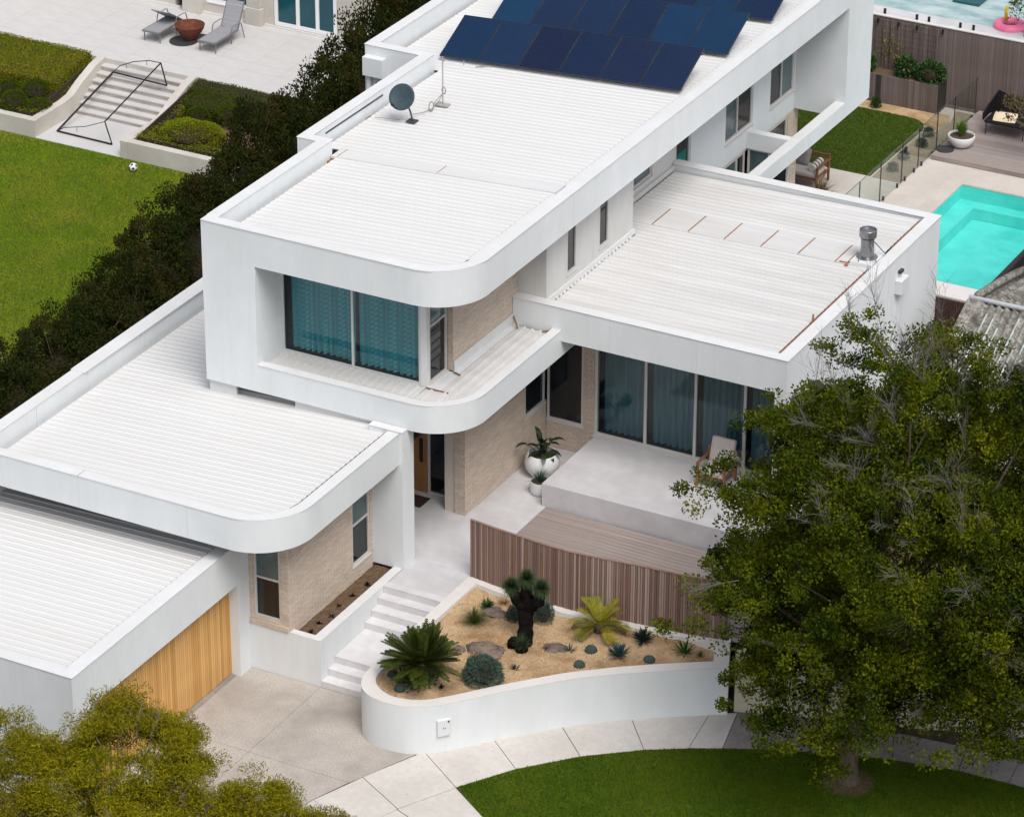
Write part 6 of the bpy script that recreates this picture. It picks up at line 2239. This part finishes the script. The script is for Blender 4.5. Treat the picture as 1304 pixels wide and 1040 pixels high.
vp.build("vent_pipe", M['pipewhite'], oh, smooth=True, autosmooth=40)

# ================================================================== TREES
def tree_crown(rg_, centre, radii, n_cl, shell=0.55, flat=1.0, lobes=5, bias_low=-0.5):
    """clump centres spread through an uneven ellipsoid"""
    d = unit(rg_.normal(size=(n_cl, 3)))
    d[:, 2] = np.where(d[:, 2] < bias_low, np.abs(d[:, 2]), d[:, 2])
    lob = 1 + 0.13 * np.sin(3 * np.arctan2(d[:, 1], d[:, 0]) + 1.3) + 0.10 * np.sin(lobes * np.arctan2(d[:, 1], d[:, 0]) + 4 * d[:, 2])
    rad = (shell + (1 - shell) * rg_.uniform(0, 1, n_cl) ** 0.5) * lob
    return d * rad[:, None] * np.array(radii) + np.array(centre), d


def clump_leaves(rg_, C, Dn, per, sig, L, W, up=0.25, outw=0.8):
    n = len(C)
    cnt = (per * rg_.uniform(0.4, 1.5, n)).astype(int)
    idx_ = np.repeat(np.arange(n), cnt)
    s_ = (sig * rg_.uniform(0.7, 1.3, n))[idx_]
    off = unit(rg_.normal(size=(len(idx_), 3))) * (rg_.uniform(0, 1, len(idx_)) ** 0.42)[:, None] * np.array([1, 1, 0.68]) * s_[:, None] * 1.75
    P_ = C[idx_] + off
    out = unit(off + Dn[idx_] * sig * 0.8)
    return leaf_quads(P_, L, W, rg_, up=up, out=out, outw=outw)


def limbs(b, base, trunk_top, targets, r0, r1, rr_, sag=0.3, n=7):
    for t in targets:
        a = Vector(base).lerp(Vector(trunk_top), rr_.uniform(0.5, 1.0))
        t = Vector(t)
        m1 = a.lerp(t, 0.4) + Vector((rr_.uniform(-1, 1), rr_.uniform(-1, 1), rr_.uniform(-0.2, 0.8))) * sag
        m2 = a.lerp(t, 0.75) + Vector((rr_.uniform(-1, 1), rr_.uniform(-1, 1), rr_.uniform(-0.2, 0.5))) * sag * 0.7
        k = rr_.uniform(0.7, 1.2)
        b.tube([a, m1, m2, t], [r0 * k, r0 * 0.6 * k, r1 * 2 * k, r1], n, cap=False)


def twigs(b, C, Dn, rr_, n_each, length, r):
    for c_, d_ in zip(C, Dn):
        c_ = Vector(c_)
        d_ = Vector(d_)
        main = (d_ + Vector((rr_.uniform(-.4, .4), rr_.uniform(-.4, .4), rr_.uniform(0.0, .5)))).normalized()
        L0 = length * rr_.uniform(0.7, 1.3)
        s_ = c_ - main * L0 * 0.5
        e_ = c_ + main * L0 * 0.6
        b.tube([s_, s_.lerp(e_, 0.5) + Vector((rr_.uniform(-.05, .05), rr_.uniform(-.05, .05), 0.03)), e_], [r * 2.2, r * 1.6, r * 0.7], 4, cap=False)
        for k in range(n_each):
            t = rr_.uniform(0.15, 0.95)
            p = s_.lerp(e_, t)
            dd = (main + Vector((rr_.uniform(-1, 1), rr_.uniform(-1, 1), rr_.uniform(-0.5, 0.9))) * 0.9).normalized()
            l_ = L0 * rr_.uniform(0.25, 0.55) * (1.15 - t * 0.5)
            q_ = p + dd * l_
            mid = p.lerp(q_, 0.5) + Vector((0, 0, 0.02))
            b.tube([p, mid, q_], [r * 1.1, r * 0.8, r * 0.45], 3, cap=False)
            for j in range(3):
                t2 = rr_.uniform(0.3, 1)
                p2 = p.lerp(q_, t2)
                d2 = (dd + Vector((rr_.uniform(-1, 1), rr_.uniform(-1, 1), rr_.uniform(-0.4, 0.8)))).normalized()
                b.tube([p2, p2 + d2 * l_ * 0.45], [r * 0.7, r * 0.35], 3, cap=False)


# --- big street tree
bt = empty("street_tree", (13.51, 2.53, 0), 0, "big dark green street tree with bare grey twigs on the grass verge", "tree")
rg_ = np.random.default_rng(11)
rr_ = random.Random(11)
cc = np.array([14.8, 3.45, 5.35])


def pads(rg_, centre, radii, n_pad, per, rad, shell, low):
    """layered foliage pads: clumps spread over small drooping discs"""
    C0, D0 = tree_crown(rg_, centre, radii, n_pad, shell=shell, bias_low=low)
    n = n_pad * per
    i_ = np.repeat(np.arange(n_pad), per)
    a_ = rg_.uniform(0, 2 * math.pi, n)
    r_ = np.sqrt(rg_.uniform(0, 1, n))
    R_ = (rad * rg_.uniform(0.65, 1.3, n_pad))[i_]
    off = np.stack([np.cos(a_) * r_ * R_, np.sin(a_) * r_ * R_, rg_.uniform(-0.12, 0.16, n) - 0.36 * r_ ** 2 * R_], 1)
    off[:, 2] -= 0.30 * R_ * (off[:, 0] * D0[i_, 0] + off[:, 1] * D0[i_, 1])
    return C0[i_] + off, unit(D0[i_] * 0.6 + np.array([0, 0, 0.7]) + off * 0.4)


C1, D1 = pads(rg_, cc + [0, 0, 0.15], (4.85, 4.5, 4.4), 265, 8, 0.78, 0.60, -0.72)
Ca, Da = pads(rg_, (13.0, 2.1, 3.7), (1.5, 1.5, 1.6), 20, 8, 0.65, 0.5, -0.9)
Cb, Db = pads(rg_, (16.4, 2.7, 3.7), (2.8, 2.4, 1.9), 32, 9, 0.75, 0.5, -0.9)
C1, D1 = np.concatenate([C1, Ca, Cb]), np.concatenate([D1, Da, Db])
keep = (C1[:, 2] > 1.9) & ~((np.hypot(C1[:, 0] - 13.5, C1[:, 1] - 2.55) < 1.3) & (C1[:, 2] < 2.5)) & ~(((C1[:, 0] - cc[0]) * 0.6 + (C1[:, 1] - cc[1]) > 1.6) & (C1[:, 2] > 7.6))
C1, D1 = C1[keep], D1[keep]
inside, D2 = tree_crown(rg_, cc + [0, 0, -0.3], (4.0, 3.7, 3.5), 420, shell=0.35, bias_low=-0.85)
kp = inside[:, 2] > 2.4
inside, D2 = inside[kp], D2[kp]
Vw = np.array([0.42, -0.78, 0.46])
np_mesh("crown", np.concatenate([clump_leaves(rg_, C1, D1, 150, 0.165, 0.082, 0.048, up=0.5, outw=0.9), clump_leaves(rg_, inside, D2, 170, 0.38, 0.10, 0.06)]), 4, M['figleaf'], bt)
b = MB()
b.tube([(13.51, 2.53, -0.02), (13.50, 2.53, 0.12), (13.49, 2.54, 0.4), (13.52, 2.56, 1.2), (13.6, 2.62, 2.2), (13.75, 2.75, 3.4)], [0.30, 0.235, 0.20, 0.185, 0.18, 0.16], 14)
limbs(b, (13.55, 2.6, 1.6), (13.75, 2.75, 3.4), [C1[i] for i in rg_.choice(len(C1), 46, replace=False)], 0.11, 0.014, rr_, 0.45)
b.build("trunk", M['bark'], bt, smooth=True)
b = MB()
outer = [i for i in range(len(C1)) if (C1[i] - cc) @ Vw > 1.5 and C1[i][2] > 2.6]
sel = rg_.choice(outer, 55, replace=False)
ext = C1[sel] + D1[sel] * 0.16
fl_ = unit((C1[sel] - cc) * np.array([1, 1, 0.25]))
twigs(b, ext, fl_, rr_, 17, 1.0, 0.0034)
topi = [i for i in range(len(C1)) if C1[i][2] > 7.6]
sel2 = rg_.choice(topi, min(48, len(topi)), replace=False)
twigs(b, C1[sel2] + np.array([0, 0, 0.3]), D1[sel2] * 0.5 + np.array([0, 0, 0.5]), rr_, 16, 1.15, 0.0036)
b.build("bare_twigs", M['twig'], bt)

# --- gum at the lower left, in front of the garage
gm = empty("gum_tree", (3.7, -10.75, 0), 0, "olive yellow gum tree crown in front of the garage", "tree")
rg_ = np.random.default_rng(21)
rr_ = random.Random(21)
CC, DD = [], []
for (c_, rad, nn) in (((3.54, -9.38, 4.00), (1.7, 1.6, 1.25), 165), ((1.59, -10.78, 3.80), (1.7, 1.6, 1.1), 125), ((6.19, -8.93, 3.35), (0.85, 0.8, 0.95), 46), ((7.59, -8.93, 3.20), (0.7, 0.7, 0.75), 26), ((4.04, -11.38, 3.50), (2.6, 1.5, 1.0), 120), ((6.44, -10.68, 3.10), (1.5, 1.2, 0.8), 50), ((-0.26, -11.48, 3.50), (1.3, 1.3, 0.9), 60), ((4.75, -9.75, 3.15), (1.35, 1.2, 1.0), 70), ((5.6, -9.2, 3.0), (1.0, 0.9, 0.8), 40)):
    a_, d_ = tree_crown(rg_, c_, rad, nn, shell=0.5, bias_low=-0.25)
    CC.append(a_)
    DD.append(d_)
CC, DD = np.concatenate(CC), np.concatenate(DD)
np_mesh("crown", clump_leaves(rg_, CC, DD, 400, 0.175, 0.095, 0.017, up=0.1, outw=0.7), 4, M['gumleaf'], gm)
b = MB()
b.tube([(3.74, -10.78, -0.04), (3.72, -10.73, 0.39), (3.79, -10.58, 1.56), (3.84, -10.38, 2.73)], [0.22, 0.17, 0.14, 0.12], 10)
b.tube([(3.74, -10.73, 0.52), (3.04, -10.78, 1.69), (2.04, -10.88, 2.86)], [0.12, 0.09, 0.05], 8)
b.tube([(3.79, -10.68, 0.78), (5.04, -10.18, 1.95), (6.24, -9.28, 2.73), (7.44, -8.98, 2.86)], [0.12, 0.09, 0.06, 0.03], 8)
b.tube([(3.79, -10.58, 1.56), (3.74, -9.98, 2.60), (3.64, -9.48, 3.90)], [0.11, 0.07, 0.04], 8)
limbs(b, (3.79, -10.58, 1.56), (3.84, -10.38, 2.73), [CC[i] for i in rg_.choice(len(CC), 90, replace=False)], 0.035, 0.006, rr_, 0.25, 5)
b.build("trunk", M['browntwig'], gm, smooth=True)
b = MB()
sel = rg_.choice(len(CC), 130, replace=False)
twigs(b, CC[sel] - DD[sel] * 0.05, DD[sel], rr_, 5, 0.45, 0.006)
b.build("twigs", M['browntwig'], gm)


# --- tall screening hedge trees along the left boundary
def hedge_tree(seed):
    r0 = empty("hedge_tree", (0, 0, 0))
    rg_ = np.random.default_rng(seed)
    rr_ = random.Random(seed)
    c_ = np.array([0, 0, 2.05])
    Cc, Dd = tree_crown(rg_, c_, (1.45, 1.35, 1.95), 170, shell=0.62, lobes=4, bias_low=-0.9)
    np_mesh("crown", clump_leaves(rg_, Cc, Dd, 210, 0.19, 0.082, 0.045, up=0.35, outw=0.7), 4, M['hedgeleaf'], r0)
    b = MB()
    b.tube([(0, 0, -0.05), (0.02, 0, 0.8), (0, 0.03, 1.9), (0, 0, 3.3)], [0.09, 0.075, 0.06, 0.02], 8)
    limbs(b, (0, 0, 0.7), (0, 0, 2.8), [Cc[i] for i in rg_.choice(len(Cc), 26, replace=False)], 0.03, 0.006, rr_, 0.12, 5)
    b.build("trunk", M['browntwig'], r0, smooth=True)
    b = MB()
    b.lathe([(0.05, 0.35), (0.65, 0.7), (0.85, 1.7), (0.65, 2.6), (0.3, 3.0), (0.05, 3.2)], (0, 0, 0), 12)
    b.build("shade_core", M['darkcore'], r0, smooth=True)  # added dark mass, painted shade inside the crown
    return r0


protos = [hedge_tree(s_) for s_ in (101, 102, 103)]
used = [False] * 3
rr_ = random.Random(17)
hy = [(-9.2, -0.6, 0.80), (-9.1, 0.9, 0.86), (-9.05, 2.5, 0.92), (-9.1, 4.1, 0.96), (-9.15, 5.7, 1.0), (-9.2, 7.3, 1.05), (-9.3, 8.9, 1.08), (-9.35, 10.5, 1.16), (-9.4, 12.2, 1.22), (-9.45, 13.9, 1.30), (-9.5, 15.6, 1.36), (-9.55, 17.4, 1.42), (-9.6, 19.2, 1.50), (-9.7, 21.1, 1.55), (-9.8, 23.0, 1.60), (-9.9, 25.0, 1.68), (-10.0, 27.0, 1.70), (-10.0, 29.2, 1.72), (-9.6, 31.0, 1.6)]
ORD = ["first", "second", "third", "fourth", "fifth", "sixth", "seventh", "eighth", "ninth", "tenth", "eleventh", "twelfth", "thirteenth", "fourteenth", "fifteenth", "sixteenth", "seventeenth", "eighteenth", "nineteenth"]
for k, (x, y, s_) in enumerate(hy):
    j = k % 3
    o = copy_tree(protos[j]) if used[j] else protos[j]
    used[j] = True
    o.location = (x + 0.45 + rr_.uniform(-0.25, 0.25), y + rr_.uniform(-0.25, 0.25), 0)
    o.rotation_euler = (0, 0, rr_.uniform(0, 6.28))
    w_ = 0.80 + 0.16 * (s_ - 0.8)
    o.scale = (w_ * 1.05, w_, s_ * rr_.uniform(0.88, 1.10))
    tag(o, f"dark reddish green tree of the tall boundary hedge, {ORD[k]} from the street", "hedge tree", "screening trees along the left boundary")

# --- small tree by the rear deck and a shrub beyond the fence
st_ = empty("small_tree", (6.3, 32.3, RY), 0, "sparse olive brown small tree leaning over the rear deck", "tree")
rg_ = np.random.default_rng(41)
Cc, Dd = tree_crown(rg_, (6.0, 32.4, 2.6), (0.95, 0.8, 0.95), 60, shell=0.4)
np_mesh("crown", clump_leaves(rg_, Cc, Dd, 16, 0.10, 0.11, 0.055), 4, mat("olive brown leaf", (0.07, 0.06, 0.02), (0.10, 0.085, 0.025), 3, rough=0.6, island=(0.14, 0.10, 0.05), transl=0.15), st_)
b = MB()
b.tube([(6.3, 32.3, RY), (6.25, 32.3, 1.8), (6.1, 32.4, 2.5)], [0.05, 0.04, 0.025], 7)
limbs(b, (6.25, 32.3, 1.6), (6.1, 32.4, 2.5), Cc[:30], 0.018, 0.005, random.Random(3), 0.1, 5)
b.build("trunk", M['browntwig'], st_)
fs_ = empty("far_bamboo", (4.45, 35.7, 3.6), 0, "leafy green bamboo like shrub beyond the rear fence", "shrub")
Cc, Dd = tree_crown(rg_, (4.55, 35.75, 4.6), (0.6, 0.45, 1.0), 60, shell=0.3)
np_mesh("crown", clump_leaves(rg_, Cc, Dd, 34, 0.12, 0.13, 0.035), 4, M['figleaf'], fs_)
b = MB()
for k in range(6):
    b.tube([(4.4 + 0.05 * k, 35.7, 3.6), (4.35 + 0.09 * k, 35.72, 4.5), (4.25 + 0.13 * k, 35.75, 5.3)], 0.012, 5)
b.build("canes", M['browntwig'], fs_)

# --- fallen leaves on the hard surfaces
rg_ = np.random.default_rng(77)
n = 900
px, py = rg_.uniform(0.0, 17, n), rg_.uniform(-6, 5, n)
k = in_poly(px, py, [(-0.1, -6), (3.4, -6), (4.2, -3), (5.1, -0.9), (6.2, 0.3), (7.3, 1.4), (8.5, 2.4), (10.2, 3.6), (12, 4.4), (15, 4.8), (16.8, 4.9), (16.8, 4.2), (13.9, 3.8), (11.3, 2.85), (9.2, 1.65), (8.1, 0.8), (7.1, -0.3), (6.3, -1.5), (5.6, -3), (1.8, 0.3), (-0.1, 0.3)])
P = np.stack([px[k], py[k], np.full(k.sum(), 0.012)], 1)
lit = leaf_quads(P, 0.05, 0.022, rg_, up=0.0)
lit[:, 2] = 0.008 + np.abs(lit[:, 2] - 0.012) * 0.25
M['litter'] = mat("dry fallen leaf", (0.14, 0.085, 0.035), (0.22, 0.15, 0.06), 5, rough=0.95, island=(0.10, 0.09, 0.03))
tag(np_mesh("leaf_litter", lit, 4, M['litter']), "dry fallen leaves scattered on driveway and footpath", "leaf litter", kind="stuff")
